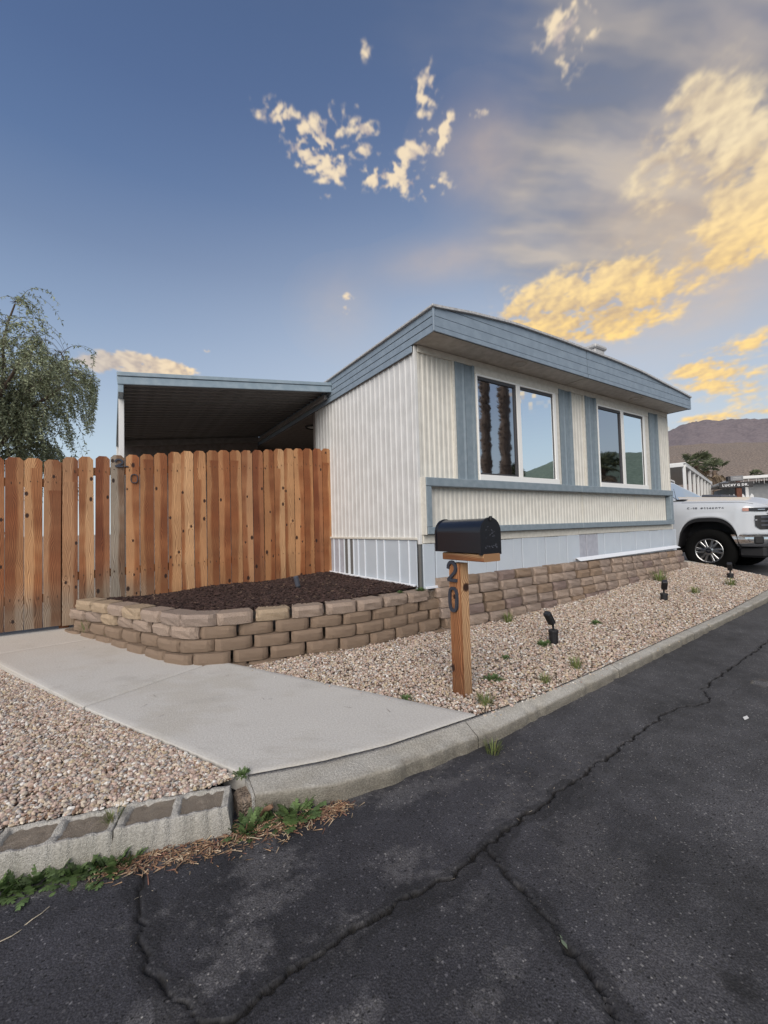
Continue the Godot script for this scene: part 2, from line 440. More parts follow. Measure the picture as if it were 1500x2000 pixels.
func build_sky() -> PanoramaSkyMaterial:
	# elevation against what the air shows there, red, green and blue in turn
	var steps := [[0, 214, 225, 230], [5, 203, 219, 229], [10, 187, 208, 224], [17, 159, 180, 207], [24, 134, 157, 190], [31, 111, 134, 171], [38, 92, 118, 160], [45, 84, 108, 150], [55, 78, 100, 139], [70, 72, 93, 130], [90, 68, 88, 124]]
	var lo: Array = []
	for ch in 3:
		for s in steps: lo.append([s[0] + ch * 1000.0, Color8(s[1], s[2], s[3]).srgb_to_linear()[ch]])
	puff(19.6, 45.1, 2.61, 1.39, -28, 1.00, 0)
	puff(25.2, 44.0, 1.87, 1.35, 4, 1.15, 0)
	puff(23.3, 42.8, 1.55, 0.91, 27, 1.00, 0)
	puff(27.8, 43.2, 0.74, 0.98, 2, 1.00, 0)
	puff(25.9, 41.3, 1.97, 1.10, -13, 0.80, 0)
	puff(31.9, 44.8, 1.54, 0.79, -8, 1.00, 0)
	puff(32.1, 43.2, 1.70, 0.57, -1, 0.85, 0)
	puff(34.2, 40.9, 3.63, 1.14, -7, 1.05, 0)
	puff(40.9, 47.5, 1.41, 1.59, -29, 1.10, 0)
	puff(39.2, 43.3, 2.68, 1.35, 31, 1.05, 0)
	puff(43.3, 44.0, 0.62, 1.33, -23, 1.00, 0)
	puff(41.0, 39.7, 2.10, 1.03, 9, 1.10, 0)
	puff(47.7, 44.8, 1.51, 0.44, -1, 0.90, 0)
	puff(32.5, 50.3, 0.75, 1.03, -1, 0.60, 0)
	puff(28.0, 45.9, 1.12, 0.97, 2, 0.60, 0)
	puff(30.9, 46.7, 0.80, 0.36, 0, 0.60, 0)
	puff(26.3, 39.2, 0.67, 0.36, 3, 0.80, 0)
	puff(28.7, 29.5, 0.87, 0.45, 1, 1.00, 0)
	puff(28.7, 28.1, 0.51, 0.52, 1, 1.00, 0)
	puff(60.1, 47.8, 2.63, 2.77, -36, 0.95, 0)
	puff(1.8, 19.5, 3.85, 1.24, 5, 1.10, 4)
	puff(6.2, 19.5, 2.71, 0.77, -3, 1.20, 4)
	puff(-1.2, 19.3, 2.17, 0.86, 11, 0.75, 4)
	puff(10.4, 22.2, 0.34, 0.17, 7, 1.20, 0)
	puff(68.9, 40.2, 9.12, 13.88, -49, 1.15, 1)
	puff(75.1, 43.0, 6.21, 5.48, -36, 1.00, 1)
	puff(63.3, 35.0, 7.39, 8.05, -42, 0.90, 1)
	puff(67.5, 47.3, 5.46, 3.66, -31, 0.90, 1)
	puff(68.3, 29.9, 7.70, 6.16, 17, 1.00, 3)
	puff(48.8, 41.3, 4.31, 3.19, -14, 0.55, 3)
	puff(43.5, 32.9, 5.92, 1.82, 2, 0.40, 3)
	puff(27.3, 27.9, 3.80, 3.52, 0, 0.22, 3)
	puff(72.2, 23.9, 5.76, 3.59, 16, 0.50, 3)
	puff(74.7, 37.8, 3.71, 5.18, 23, 0.50, 3)
	puff(69.3, 36.7, 2.66, 4.03, -38, 0.90, 2)
	puff(72.9, 36.6, 3.52, 4.05, 25, 1.00, 2)
	puff(76.0, 32.4, 3.00, 3.15, 22, 1.10, 2)
	puff(75.9, 28.6, 2.66, 2.34, 19, 1.10, 2)
	puff(73.4, 26.8, 2.02, 1.97, 14, 0.95, 2)
	puff(76.5, 26.0, 1.92, 1.87, -0, 0.80, 2)
	puff(57.7, 26.5, 6.21, 2.92, -3, 1.20, 2)
	puff(64.0, 26.8, 5.39, 2.74, 13, 1.15, 2)
	puff(66.7, 24.3, 4.44, 1.42, 14, 0.95, 2)
	puff(53.9, 25.0, 3.83, 1.44, -21, 1.00, 2)
	puff(59.9, 23.0, 6.03, 1.46, -9, 1.20, 2)
	puff(62.2, 23.9, 5.20, 1.94, -5, 1.10, 2)
	puff(72.8, 14.5, 3.99, 2.13, -26, 1.15, 2)
	puff(70.4, 16.0, 1.97, 1.06, -14, 0.90, 2)
	puff(75.2, 17.5, 2.63, 0.86, 11, 1.00, 2)
	puff(74.1, 10.4, 4.80, 0.53, 2, 1.10, 2)
	puff(70.2, 10.8, 2.57, 0.50, 2, 0.80, 2)
	# the same clouds go on round the rest of the sky
	var r := RandomNumberGenerator.new(); r.seed = 77
	for k in 26: puff(r.randf_range(100.0, 330.0), r.randf_range(8.0, 60.0), r.randf_range(3.0, 11.0), r.randf_range(1.5, 5.0), r.randf_range(-40.0, 40.0), r.randf_range(0.5, 1.1), [0, 0, 1, 4][k % 4])
	puff(100.0, 38.0, 18.0, 10.0, 30.0, 0.9, 1); puff(97.0, 24.0, 12.0, 5.0, 20.0, 1.0, 2); puff(108.0, 30.0, 12.0, 6.0, 25.0, 0.9, 2); puff(92.0, 14.0, 9.0, 2.5, 5.0, 1.0, 2)
	puff(80.0, 62.0, 22.0, 10.0, 10.0, 0.8, 1)
	var bn := FastNoiseLite.new(); bn.seed = 4; bn.frequency = 0.02; bn.fractal_octaves = 5; bn.noise_type = FastNoiseLite.TYPE_SIMPLEX_SMOOTH
	var fib := FastNoiseLite.new(); fib.seed = 9; fib.frequency = 0.016; fib.fractal_octaves = 4
	var w := 3072; var h := 1536
	var data := PackedFloat32Array(); data.resize(w * h * 3)
	# every texel is worked out where the air holds fine cloud, every fourth one elsewhere
	for band in range(0, h / 2, 4):
		for blk in range(0, w, 4):
			var az0 := wrapf(float(blk) / w * 360.0, -180.0, 180.0)
			var fine: bool = az0 > -14.0 and az0 < 84.0 and band > h * 0.19
			var c := Color()
			for j in 4:
				for i in 4:
					if fine or (i == 0 and j == 0):
						var el := 90.0 - (band + j + 0.5) / h * 180.0
						c = sky_color(wrapf((float(blk + i) + 0.5) / w * 360.0, -180.0, 180.0), el, bn, fib, lo)
					var o := ((band + j) * w + blk + i) * 3
					data[o] = c.r * SKY; data[o + 1] = c.g * SKY; data[o + 2] = c.b * SKY
	for k in range(h / 2 * w, h * w):
		data[k * 3] = 0.24 * SKY; data[k * 3 + 1] = 0.21 * SKY; data[k * 3 + 2] = 0.18 * SKY
	var im := Image.create_from_data(w, h, false, Image.FORMAT_RGBF, data.to_byte_array())
	var s := PanoramaSkyMaterial.new()
	s.panorama = ImageTexture.create_from_image(im)
	return s

const SKY := 0.45          # sky radiance before exposure
const EXPOSURE := 2.2
func build_light() -> void:
	var cam := Camera3D.new()
	cam.name = "camera"
	cam.position = Vector3(-2.660, 1.05, 3.401)
	cam.basis = Basis(Vector3.UP, deg_to_rad(-33.223)) * Basis(Vector3.RIGHT, deg_to_rad(2.085)) * Basis(Vector3.BACK, deg_to_rad(-1.559))
	cam.fov = 101.98
	cam.near = 0.05; cam.far = 9000.0
	add_child(cam)
	cam.current = true
	var env := Environment.new()
	env.background_mode = Environment.BG_SKY
	env.sky = Sky.new()
	env.sky.sky_material = build_sky()
	env.tonemap_mode = Environment.TONE_MAPPER_LINEAR
	env.tonemap_exposure = EXPOSURE
	env.sdfgi_enabled = true; env.ssao_enabled = true; env.ssil_enabled = true
	var we := WorldEnvironment.new()
	we.name = "world_environment"
	we.environment = env
	add_child(we)
	var sun := DirectionalLight3D.new()
	sun.name = "dusk_light"
	sun.light_color = Color(1.0, 0.965, 0.92)
	sun.light_energy = 0.5
	sun.light_angular_distance = 55.0
	sun.shadow_enabled = true
	add_child(sun)
	sun.look_at_from_position(Vector3(-0.58, 0.60, 0.56) * 50.0, Vector3.ZERO)

# ---------------------------------------------------------------- ground
func road_y(x: float) -> float:
	return table([[-1.6, -0.125], [-0.9, -0.13], [0.1, -0.102], [1.7, -0.047], [2.45, -0.02], [3.9, 0.008], [6.0, 0.03], [9.0, 0.05]], x)

func gravel_y(x: float, z: float) -> float:
	var a := table([[0.5, 0.0], [2.0, 0.045], [3.7, 0.125], [5.4, 0.215], [6.6, 0.23]], x)
	var b := table([[-1.0, -0.016], [0.3, -0.012], [1.4, 0.016], [2.87, 0.042], [4.8, 0.082], [5.8, 0.105]], x)
	return lerp(a, b, clamp((z - 0.3) / 1.35, 0.0, 1.0)) - 0.012

func mulch_y(x: float, z: float) -> float:
	return 0.352 + 0.07 * clamp((x + 2.5) / 2.5, 0.0, 1.0) + 0.012 * sin(x * 5.0) * sin(z * 4.0)

func kerb_in(x: float) -> float:
	return table([[-2.17, 1.503], [-1.85, 1.60], [-1.526, 1.66], [-0.98, 1.69], [-0.75, 1.70], [-0.41, 1.715], [0.26, 1.70], [1.4, 1.685], [2.87, 1.645], [4.8, 1.525], [6.4, 1.36]], x)

func seg_dist(p: Vector2, a: Vector2, b: Vector2) -> float:
	var ab := b - a
	return p.distance_to(a + ab * clamp((p - a).dot(ab) / ab.length_squared(), 0.0, 1.0))

var cracks: Array = []
func crack(pts: Array, width: float, depth: float, dark: float) -> void:
	var lo := Vector2(1e9, 1e9); var hi := -lo
	for p in pts:
		lo = lo.min(p); hi = hi.max(p)
	cracks.append([pts, width, depth, dark, lo - Vector2(0.16, 0.16), hi + Vector2(0.16, 0.16)])

func lay_ground() -> void:
	# desert floor out to the horizon
	var st := new_st()
	quad(st, Vector3(-4000, -0.6, 4000), Vector3(-4000, -0.6, -4000), Vector3(4000, -0.6, -4000), Vector3(4000, -0.6, 4000))
	tag(put("ground", done(st), M.desert), "", "", "", "structure")
	# the yards of the park behind and beside the houses
	tag(put("yard_ground", sheet(40, 24, func(i, j): return Vector3(-45.0 + 110.0 * i / 40.0, -0.05 + table([[0.2, -0.11], [6.0, 0.0], [60.0, 0.3]], -45.0 + 110.0 * i / 40.0), -60.0 + 61.2 * j / 24.0)), M.desert), "", "", "", "structure")
	# asphalt: a fine sheet with its cracks near by, coarse sheets beyond
	crack([Vector2(3.4, 2.13), Vector2(2.6, 2.15), Vector2(2.09, 2.16), Vector2(1.5, 2.175), Vector2(0.89, 2.188), Vector2(0.62, 2.20), Vector2(0.50, 2.285), Vector2(0.41, 2.29), Vector2(0.25, 2.215), Vector2(0.10, 2.192), Vector2(-0.2, 2.215), Vector2(-0.52, 2.221), Vector2(-1.07, 2.248), Vector2(-1.35, 2.259), Vector2(-1.536, 2.286), Vector2(-1.76, 2.302), Vector2(-1.95, 2.282), Vector2(-2.075, 2.283), Vector2(-2.234, 2.284), Vector2(-2.43, 2.308), Vector2(-2.8, 2.30), Vector2(-3.4, 2.31)], 0.0058, 0.020, 0.5)
	crack([Vector2(-1.536, 2.286), Vector2(-1.56, 2.453), Vector2(-1.585, 2.585), Vector2(-1.604, 2.663), Vector2(-1.632, 2.739), Vector2(-1.666, 2.834), Vector2(-1.70, 3.1), Vector2(-1.72, 3.5)], 0.0060, 0.020, 0.5)
	crack([Vector2(-2.583, 1.66), Vector2(-2.592, 1.884), Vector2(-2.587, 2.032), Vector2(-2.553, 2.146), Vector2(-2.477, 2.272), Vector2(-2.44, 2.31)], 0.0050, 0.012, 0.45)
	crack([Vector2(0.19, 2.213), Vector2(0.158, 2.054), Vector2(0.15, 1.849), Vector2(0.12, 1.76)], 0.0035, 0.007, 0.6)
	crack([Vector2(0.50, 2.285), Vector2(0.66, 2.33), Vector2(0.80, 2.34)], 0.003, 0.006, 0.7)
	crack([Vector2(-1.45, 2.95), Vector2(-1.40, 2.75), Vector2(-1.30, 2.62)], 0.0025, 0.004, 0.75)
	crack([Vector2(-1.0, 2.35), Vector2(-0.9, 2.42), Vector2(-0.72, 2.46)], 0.002, 0.004, 0.8)
	var jag := FastNoiseLite.new(); jag.seed = 15; jag.frequency = 9.0; jag.fractal_octaves = 3
	var wear := FastNoiseLite.new(); wear.seed = 16; wear.frequency = 1.1; wear.fractal_octaves = 4
	var xs: Array[float] = []; var zs: Array[float] = []
	var x := -3.4
	while x < 3.0:
		xs.append(x); x += 0.0085 if x < 0.4 else 0.016
	xs.append(3.0)
	var z := 1.3
	while z < 3.3:
		zs.append(z); z += 0.0048 if z > 2.13 and z < 2.36 else 0.014
	zs.append(3.3)
	var shape := func(i: int, j: int) -> Vector3:
		var p := Vector2(xs[i], zs[j])
		var q := p + Vector2(jag.get_noise_2d(p.x, p.y), jag.get_noise_2d(p.x + 50.0, p.y)) * 0.022
		var y := 0.0
		for c in cracks:
			if q.x < c[4].x or q.y < c[4].y or q.x > c[5].x or q.y > c[5].y: continue
			var w: float = c[1] * (1.0 + 0.7 * jag.get_noise_2d(p.x * 2.0 + 9.0, p.y * 2.0))
			for k in c[0].size() - 1:
				var d := seg_dist(q, c[0][k], c[0][k + 1])
				if d < w * 2.2: y = min(y, -c[2] * (1.0 - smoothstep(w * 0.7, w * 1.35, d)))
				elif d < 0.03 and c[1] > 0.0045: y = min(y, -0.0010 * (1.0 - d / 0.03))
		return Vector3(p.x, road_y(p.x) + y + 0.0025 * wear.get_noise_2d(p.x * 3.0, p.y * 3.0), p.y)
	var tone := func(v: Vector3) -> Color:
		var w := wear.get_noise_2d(v.x, v.z) + 0.5 * wear.get_noise_2d(v.x * 6.0, v.z * 6.0)
		# sealed tar on the left and by the kerb, older greyer paving to the right
		var old: float = clamp((v.x + 1.9 + (v.z - 2.3) * 0.9) / 1.6, 0.0, 1.0)
		var g: float = lerp(0.042, 0.082, old) * (1.0 + w * 0.6)
		var c := Color(g * 0.98, g * 0.99, g * lerp(1.12, 1.02, old))
		# pale scuffed sand in the gutter
		var scuff: float = smoothstep(0.0, 0.4, wear.get_noise_2d(v.x * 1.6 + 40.0, v.z * 3.4) + 0.3 * jag.get_noise_2d(v.x * 2.5, v.z * 2.5)) * (1.0 - old)
		c = c.lerp(Color(0.17, 0.168, 0.165), scuff * 0.65 * (0.6 + 0.8 * absf(jag.get_noise_2d(v.x * 4.0, v.z * 4.0))))
		var q := Vector2(v.x, v.z)
		for k in cracks:
			if k[1] < 0.0045 or q.x < k[4].x or q.y < k[4].y or q.x > k[5].x or q.y > k[5].y: continue
			var wd: float = 0.042 + 0.045 * jag.get_noise_2d(v.x * 0.5, v.z * 0.5)
			var side: float = 1e9
			for s in k[0].size() - 1: side = min(side, seg_dist(q - Vector2(0.0, 0.014), k[0][s], k[0][s + 1]))
			c = c.lerp(Color(0.017, 0.017, 0.019), 0.65 * (1.0 - smoothstep(wd * 0.85, wd, side)) * (0.95 if v.x < -0.9 else 0.3))
			if side < 0.03 and v.y < road_y(v.x) - 0.006: c = Color(0.014, 0.013, 0.012)
		# spilt stains
		var stain := q.distance_to(Vector2(-1.345, 2.965) + Vector2(jag.get_noise_2d(v.x * 3.0, v.z * 3.0), 0.0) * 0.03)
		c = c.lerp(Color(0.02, 0.02, 0.02), 0.75 * (1.0 - smoothstep(0.028, 0.05, stain)))
		var sand := q.distance_to(Vector2(1.0, 2.41) + Vector2(jag.get_noise_2d(v.x * 2.0, v.z * 2.0), 0.0) * 0.05)
		c = c.lerp(Color(0.30, 0.22, 0.16), 0.8 * (1.0 - smoothstep(0.04, 0.075, sand)))
		return Color(c.r * 7.6, c.g * 7.6, c.b * 7.6)
	var road := sub("road", self)
	tag(road, "", "", "", "structure")
	put("asphalt", sheet(xs.size() - 1, zs.size() - 1, shape, tone), M.asphalt, road)
	var far := func(x0: float, x1: float, z0: float, z1: float, n: int) -> void:
		put("asphalt", sheet(n, 8, func(i, j):
			var px: float = lerp(x0, x1, float(i) / n)
			return Vector3(px, road_y(px) - 0.0005, lerp(z0, z1, j / 8.0)), tone), M.asphalt, road)
	far.call(-60.0, -3.4, 1.3, 9.0, 80)
	far.call(3.0, 60.0, 1.3, 3.3, 120)
	far.call(3.0, 60.0, 3.3, 9.0, 60)
	far.call(-3.4, 3.0, 3.3, 9.0, 60)
	# asphalt drive beside the house, where the truck stands
	tag(put("driveway", sheet(30, 60, func(i, j):
		var px: float = lerp(5.9, 16.0, i / 30.0)
		var pz: float = lerp(-14.0, 1.32, j / 60.0)
		return Vector3(px, lerp(0.045, road_y(px) + 0.004, clamp((pz + 2.0) / 3.3, 0.0, 1.0)), pz), tone), M.asphalt), "", "", "", "structure")

	# ------------------------------------------------ kerb, swept along the street
	var kn := FastNoiseLite.new(); kn.seed = 22; kn.frequency = 5.0; kn.fractal_octaves = 4
	var kx0 := -2.17; var kx1 := 6.2
	var out_z := [[-2.17, 1.615], [-1.85, 1.745], [-1.6, 1.785], [-0.9, 1.79], [-0.35, 1.772], [0.1, 1.765], [1.7, 1.745], [2.45, 1.73], [3.9, 1.69], [4.8, 1.62], [6.2, 1.46]]
	var out_y := [[-2.17, -0.045], [-1.6, -0.052], [-0.9, -0.068], [-0.35, -0.060], [0.1, -0.044], [1.7, 0.014], [2.45, 0.028], [3.9, 0.064], [4.8, 0.082], [6.2, 0.105]]
	var in_y := [[-2.17, -0.018], [-0.5, -0.018], [0.3, -0.010], [1.4, 0.022], [2.87, 0.046], [4.8, 0.088], [6.2, 0.11]]
	var lay_kerb := func(x0: float, x1: float, n: int) -> ArrayMesh:
		return sheet(n, 16, func(i, j):
			var px: float = lerp(x0, x1, float(i) / n)
			var a := Vector2(kerb_in(px), table(in_y, px))
			var e := Vector2(table(out_z, px), table(out_y, px))
			# ragged, broken arris
			var rag := kn.get_noise_2d(px * 1.6, 7.0)
			var chip: float = smoothstep(0.12, 0.45, kn.get_noise_2d(px * 0.8 + 30.0, 2.0))
			e += Vector2(-0.010 * chip + 0.004 * rag, 0.005 * rag - 0.006 * chip)
			var rough := kn.get_noise_2d(px * 2.2, j * 0.9)
			var fine := kn.get_noise_2d(px * 7.0, j * 2.0)
			var pt := a
			if j == 0: pt = a + Vector2(0, -0.06)
			elif j <= 6: pt = a.lerp(e + Vector2(-0.014, 0.004), (j - 1) / 5.0) + Vector2(0, 0.0015 * fine)
			elif j == 7: pt = e + Vector2(-0.006, 0.001)
			elif j == 8: pt = e + Vector2(0, -0.005)
			else: pt = e + Vector2(0.002 + 0.004 * rough + 0.003 * fine, lerp(-0.009, road_y(px) - 0.03 - e.y, (j - 9) / 7.0))
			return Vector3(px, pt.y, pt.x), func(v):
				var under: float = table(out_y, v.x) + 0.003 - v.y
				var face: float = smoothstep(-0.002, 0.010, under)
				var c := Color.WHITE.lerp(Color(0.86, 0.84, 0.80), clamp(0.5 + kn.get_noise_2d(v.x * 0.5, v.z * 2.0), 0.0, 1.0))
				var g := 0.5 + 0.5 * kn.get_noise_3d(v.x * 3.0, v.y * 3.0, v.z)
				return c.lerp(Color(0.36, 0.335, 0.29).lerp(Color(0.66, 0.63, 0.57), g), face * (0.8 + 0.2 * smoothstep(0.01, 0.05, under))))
	var kerb := sub("kerb", self)
	tag(kerb, "", "", "", "structure")
	var joints := [kx0, -1.05, 0.42, 1.75, 3.1, 4.6, kx1]
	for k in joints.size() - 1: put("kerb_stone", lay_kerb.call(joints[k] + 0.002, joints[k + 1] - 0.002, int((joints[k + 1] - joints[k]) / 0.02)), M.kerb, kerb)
	# end face of the kerb beside the hollow block border
	st = new_st()
	var e := PackedVector2Array([Vector2(0, -0.17), Vector2(0, -0.024), Vector2(0.09, -0.046), Vector2(0.108, -0.058), Vector2(0.116, -0.17)])
	prism(st, e, 0.0, 0.012, Transform3D(Basis(Vector3(0, 0, 1), Vector3.UP, Vector3(-1, 0, 0)), Vector3(-2.168, 0, 1.503)))
	put("kerb_end", done(st), M.kerb, kerb)
	put("gap_dirt", box_mesh(Vector3(-2.232, -0.2, 1.50), Vector3(-2.160, -0.055, 1.605), 0.015), M.soil, kerb)
	# the drive's side kerb round the end of the gravel bed
	var side := PackedVector3Array([Vector3(6.80, 0.215, -0.6), Vector3(6.57, 0.205, -0.09), Vector3(6.15, 0.15, 0.60), Vector3(5.82, 0.10, 1.15), Vector3(5.70, 0.07, 1.45)])
	for k in side.size() - 1:
		st = new_st()
		var d := side[k + 1] - side[k]
		cbox(st, Vector3(0.10, 0.20, d.length() - 0.004), Transform3D(Basis.looking_at(d, Vector3.UP), (side[k] + side[k + 1]) * 0.5 + Vector3(0.03, -0.068, 0.0)), 0.015)
		put("kerb_stone", done(st), M.kerb, kerb)

	# ------------------------------------------------ concrete path in slabs
	var path := sub("path", self)
	tag(path, "", "", "", "structure")
	var pn := FastNoiseLite.new(); pn.seed = 27; pn.frequency = 0.9; pn.fractal_octaves = 4
	var stainf := func(v: Vector3) -> Color:
		var s: float = smoothstep(0.0, 0.6, pn.get_noise_2d(v.x, v.z) + 0.5 * pn.get_noise_2d(v.x * 9.0, v.z * 9.0))
		var c := Color.WHITE.lerp(Color(0.91, 0.895, 0.865), s)
		var blot: float = smoothstep(0.33, 0.6, pn.get_noise_2d(v.x * 3.0 + 80.0, v.z * 3.0))
		c = c.lerp(Color(0.74, 0.73, 0.715), blot * 0.45)
		var back: float = smoothstep(-0.3, -1.5, v.z + 0.5 * pn.get_noise_2d(v.x * 2.0, v.z * 2.0))
		return c.lerp(Color(0.93, 0.84, 0.75), back * 0.5)
	var slab := func(l0: Vector3, r0: Vector3, l1: Vector3, r1: Vector3, kerbed := false) -> void:
		# l0, r0 at the far end, l1, r1 at the near end
		put("slab", sheet(30, 44, func(i, j):
			var u := clampf((i - 2) / 26.0, 0.0, 1.0); var v := clampf((j - 2) / 40.0, 0.0, 1.0)
			var near: Vector3 = l1.lerp(r1, u)
			if kerbed: near.z = kerb_in(near.x) - 0.011
			var p: Vector3 = l0.lerp(r0, u).lerp(near, v)
			var edge: int = min(min(i, 30 - i), min(j, 44 - j))
			var drop := 0.0
			if edge == 0: drop = 0.09
			elif edge == 1: drop = 0.010
			if edge < 2: p += (p - (l0 + r1) * 0.5).normalized() * 0.004
			return p + Vector3(0, -drop + 0.002 * pn.get_noise_2d(p.x * 4.0, p.z * 4.0), 0), stainf), M.concrete, path)
	slab.call(Vector3(-2.80, 0.012, 0.262), Vector3(-1.950, 0.012, -0.170), Vector3(-2.172, -0.015, 1.498), Vector3(-0.960, -0.015, 1.678), true)
	slab.call(Vector3(-3.56, 0.055, -1.42), Vector3(-2.62, 0.055, -1.52), Vector3(-2.811, 0.012, 0.237), Vector3(-1.961, 0.012, -0.195))
	slab.call(Vector3(-4.3, 0.12, -2.6), Vector3(-2.90, 0.12, -2.6), Vector3(-3.568, 0.052, -1.445), Vector3(-2.628, 0.052, -1.545))

	# ------------------------------------------------ soil under the gravel, then the gravel
	tag(put("gravel_bed_soil", sheet(60, 20, func(i, j):
		var pz: float = lerp(-0.35, 1.70, j / 20.0)
		var px: float = lerp(-2.0, 6.60 - (pz + 0.09) * 0.60, i / 60.0)
		pz = min(pz, kerb_in(px) + 0.02)
		return Vector3(px, gravel_y(px, pz) - 0.012, pz)), M.soil), "", "", "", "structure")
	tag(put("gravel_bed_soil", sheet(20, 30, func(i, j):
		var pz: float = lerp(-2.2, 1.42, j / 30.0)
		var px: float = lerp(-7.0, table([[-1.4, -3.55], [0.25, -2.80], [1.42, -2.22]], pz), i / 20.0)
		return Vector3(px, table([[-2.2, 0.05], [-0.9, -0.03], [1.5, -0.05]], pz) - 0.012, pz)), M.soil), "", "", "", "structure")

func pebble_mesh(sd: int, sharp := false) -> ArrayMesh:
	var r := RandomNumberGenerator.new(); r.seed = sd
	var st := SurfaceTool.new(); st.begin(Mesh.PRIMITIVE_TRIANGLES)
	st.set_smooth_group(-1 if sharp else 0)
	var sq := Vector3(r.randf_range(0.85, 1.2), r.randf_range(0.55, 0.75), r.randf_range(0.7, 0.95))
	var memo := {}
	var at := func(v: Vector3) -> Vector3:
		var key := v.snapped(Vector3.ONE * 0.01)
		if not memo.has(key): memo[key] = v.normalized() * r.randf_range(0.72, 1.2) * sq
		return memo[key]
	var ax := [Vector3.RIGHT, Vector3.UP, Vector3.BACK]
	for sx in [-1.0, 1.0]:
		for sy in [-1.0, 1.0]:
			for sz in [-1.0, 1.0]:
				var a := Vector3(sx, 0, 0); var b := Vector3(0, sy, 0); var c := Vector3(0, 0, sz)
				var ab := (a + b).normalized(); var bc := (b + c).normalized(); var ca := (c + a).normalized()
				for t in [[a, ab, ca], [ab, b, bc], [ca, bc, c], [ab, bc, ca]]:
					otri(st, at.call(t[0]), at.call(t[1]), at.call(t[2]), Vector3.ZERO)
	st.generate_normals()
	return st.commit()

func scatter(root: Node3D, called: String, meshes: Array, m: Material, places: Array, colours: Array) -> void:
	# places: [kind, transform]
	for k in meshes.size():
		var xs: Array = []; var cs: Array = []
		for i in places.size():
			if places[i][0] == k: xs.append(places[i][1]); cs.append(colours[i])
		var mm := MultiMesh.new()
		mm.transform_format = MultiMesh.TRANSFORM_3D
		mm.use_colors = true
		mm.mesh = meshes[k]
		mm.instance_count = xs.size()
		for i in xs.size():
			mm.set_instance_transform(i, xs[i]); mm.set_instance_color(i, cs[i])
		var o := MultiMeshInstance3D.new()
		o.multimesh = mm
		o.material_override = m
		o.name = numbered(called, root)
		root.add_child(o, true)
		o.set_meta("kind", "stuff")

func spread_gravel() -> void:
	var r := RandomNumberGenerator.new(); r.seed = 41
	var meshes: Array = []
	for k in 5: meshes.append(pebble_mesh(200 + k, k % 2 == 0))
	var tones := [Color(0.68, 0.59, 0.48), Color(0.56, 0.45, 0.33), Color(0.54, 0.40, 0.33), Color(0.44, 0.41, 0.39), Color(0.80, 0.77, 0.71), Color(0.30, 0.19, 0.13), Color(0.55, 0.45, 0.30), Color(0.60, 0.47, 0.40), Color(0.44, 0.33, 0.29)]
	var odds := [0, 0, 0, 1, 1, 2, 2, 3, 3, 4, 4, 5, 6, 7, 7, 7, 8, 8]
	var lay := func(places: Array, colours: Array, p: Vector3, s: float) -> void:
		var b := Basis(Vector3.UP, r.randf() * TAU) * Basis(Vector3.RIGHT, r.randf_range(-0.5, 0.5)) * Basis(Vector3.BACK, r.randf_range(-0.5, 0.5))
		places.append([r.randi() % 5, Transform3D(b.scaled_local(Vector3.ONE * s), p)])
		var c: Color = tones[odds[r.randi() % odds.size()]]
		var g := r.randf_range(0.78, 1.18)
		colours.append(Color(min(c.r * g, 0.85), min(c.g * g, 0.82), min(c.b * g, 0.78)))
	# right bed
	var right := sub("gravel", self); tag(right, "tan and pink crushed rock between block wall and kerb", "gravel", "", "stuff")
	var pl: Array = []; var co: Array = []
	for k in 98000:
		var x := -2.0 + 8.6 * pow(r.randf(), 1.25)
		var z := r.randf_range(-0.30, kerb_in(x) + 0.01)
		if x < -0.955 and (z < -0.16 or (x + 1.95) * 1.855 - (z + 0.17) * 0.995 < 0.012): continue
		if x < -0.3 and z < 0.06: continue
		if z < 0.22 and x > 0.0 and x < 5.8: continue
		if x > 5.75 and x > 6.60 - (z + 0.09) * 0.60: continue
		lay.call(pl, co, Vector3(x, gravel_y(x, z) + r.randf_range(-0.008, 0.008), z), 0.0050 + 0.0092 * pow(r.randf(), 1.5))
	# strays on the slab and the kerb
	for k in 70:
		var x := r.randf_range(-1.9, 4.0)
		var z := kerb_in(x) + r.randf_range(0.0, 0.09)
		if x < -0.95: z = lerpf(-0.17, 1.68, (x + 1.95)) - absf(r.randfn()) * 0.10 + 0.10; x -= 0.05
		if x > -2.2: lay.call(pl, co, Vector3(x, 0.008 if x < -0.95 else table([[0.3, -0.008], [1.4, 0.006], [4.8, 0.08]], x), z), r.randf_range(0.004, 0.008))
	scatter(right, "pebbles", meshes, M.pebble, pl, co)
	var left := sub("gravel", self); tag(left, "tan and pink river pebbles left of the concrete path", "gravel", "", "stuff")
	pl = []; co = []
	for k in 84000:
		var z := -2.0 + 3.46 * pow(r.randf(), 0.7)
		var edge := table([[-1.45, -3.58], [0.25, -2.815], [1.5, -2.195]], z)
		var x := edge - 2.0 * pow(r.randf(), 1.3)
		if z > 1.512 + (x + 2.235) * 0.305: continue
		var y := table([[-2.2, 0.06], [-0.9, -0.006], [1.1, -0.020], [1.5, -0.034]], z)
		lay.call(pl, co, Vector3(x, y + r.randf_range(-0.008, 0.008), z), 0.0042 + 0.0100 * pow(r.randf(), 1.6))
	scatter(left, "pebbles", meshes, M.pebble, pl, co)

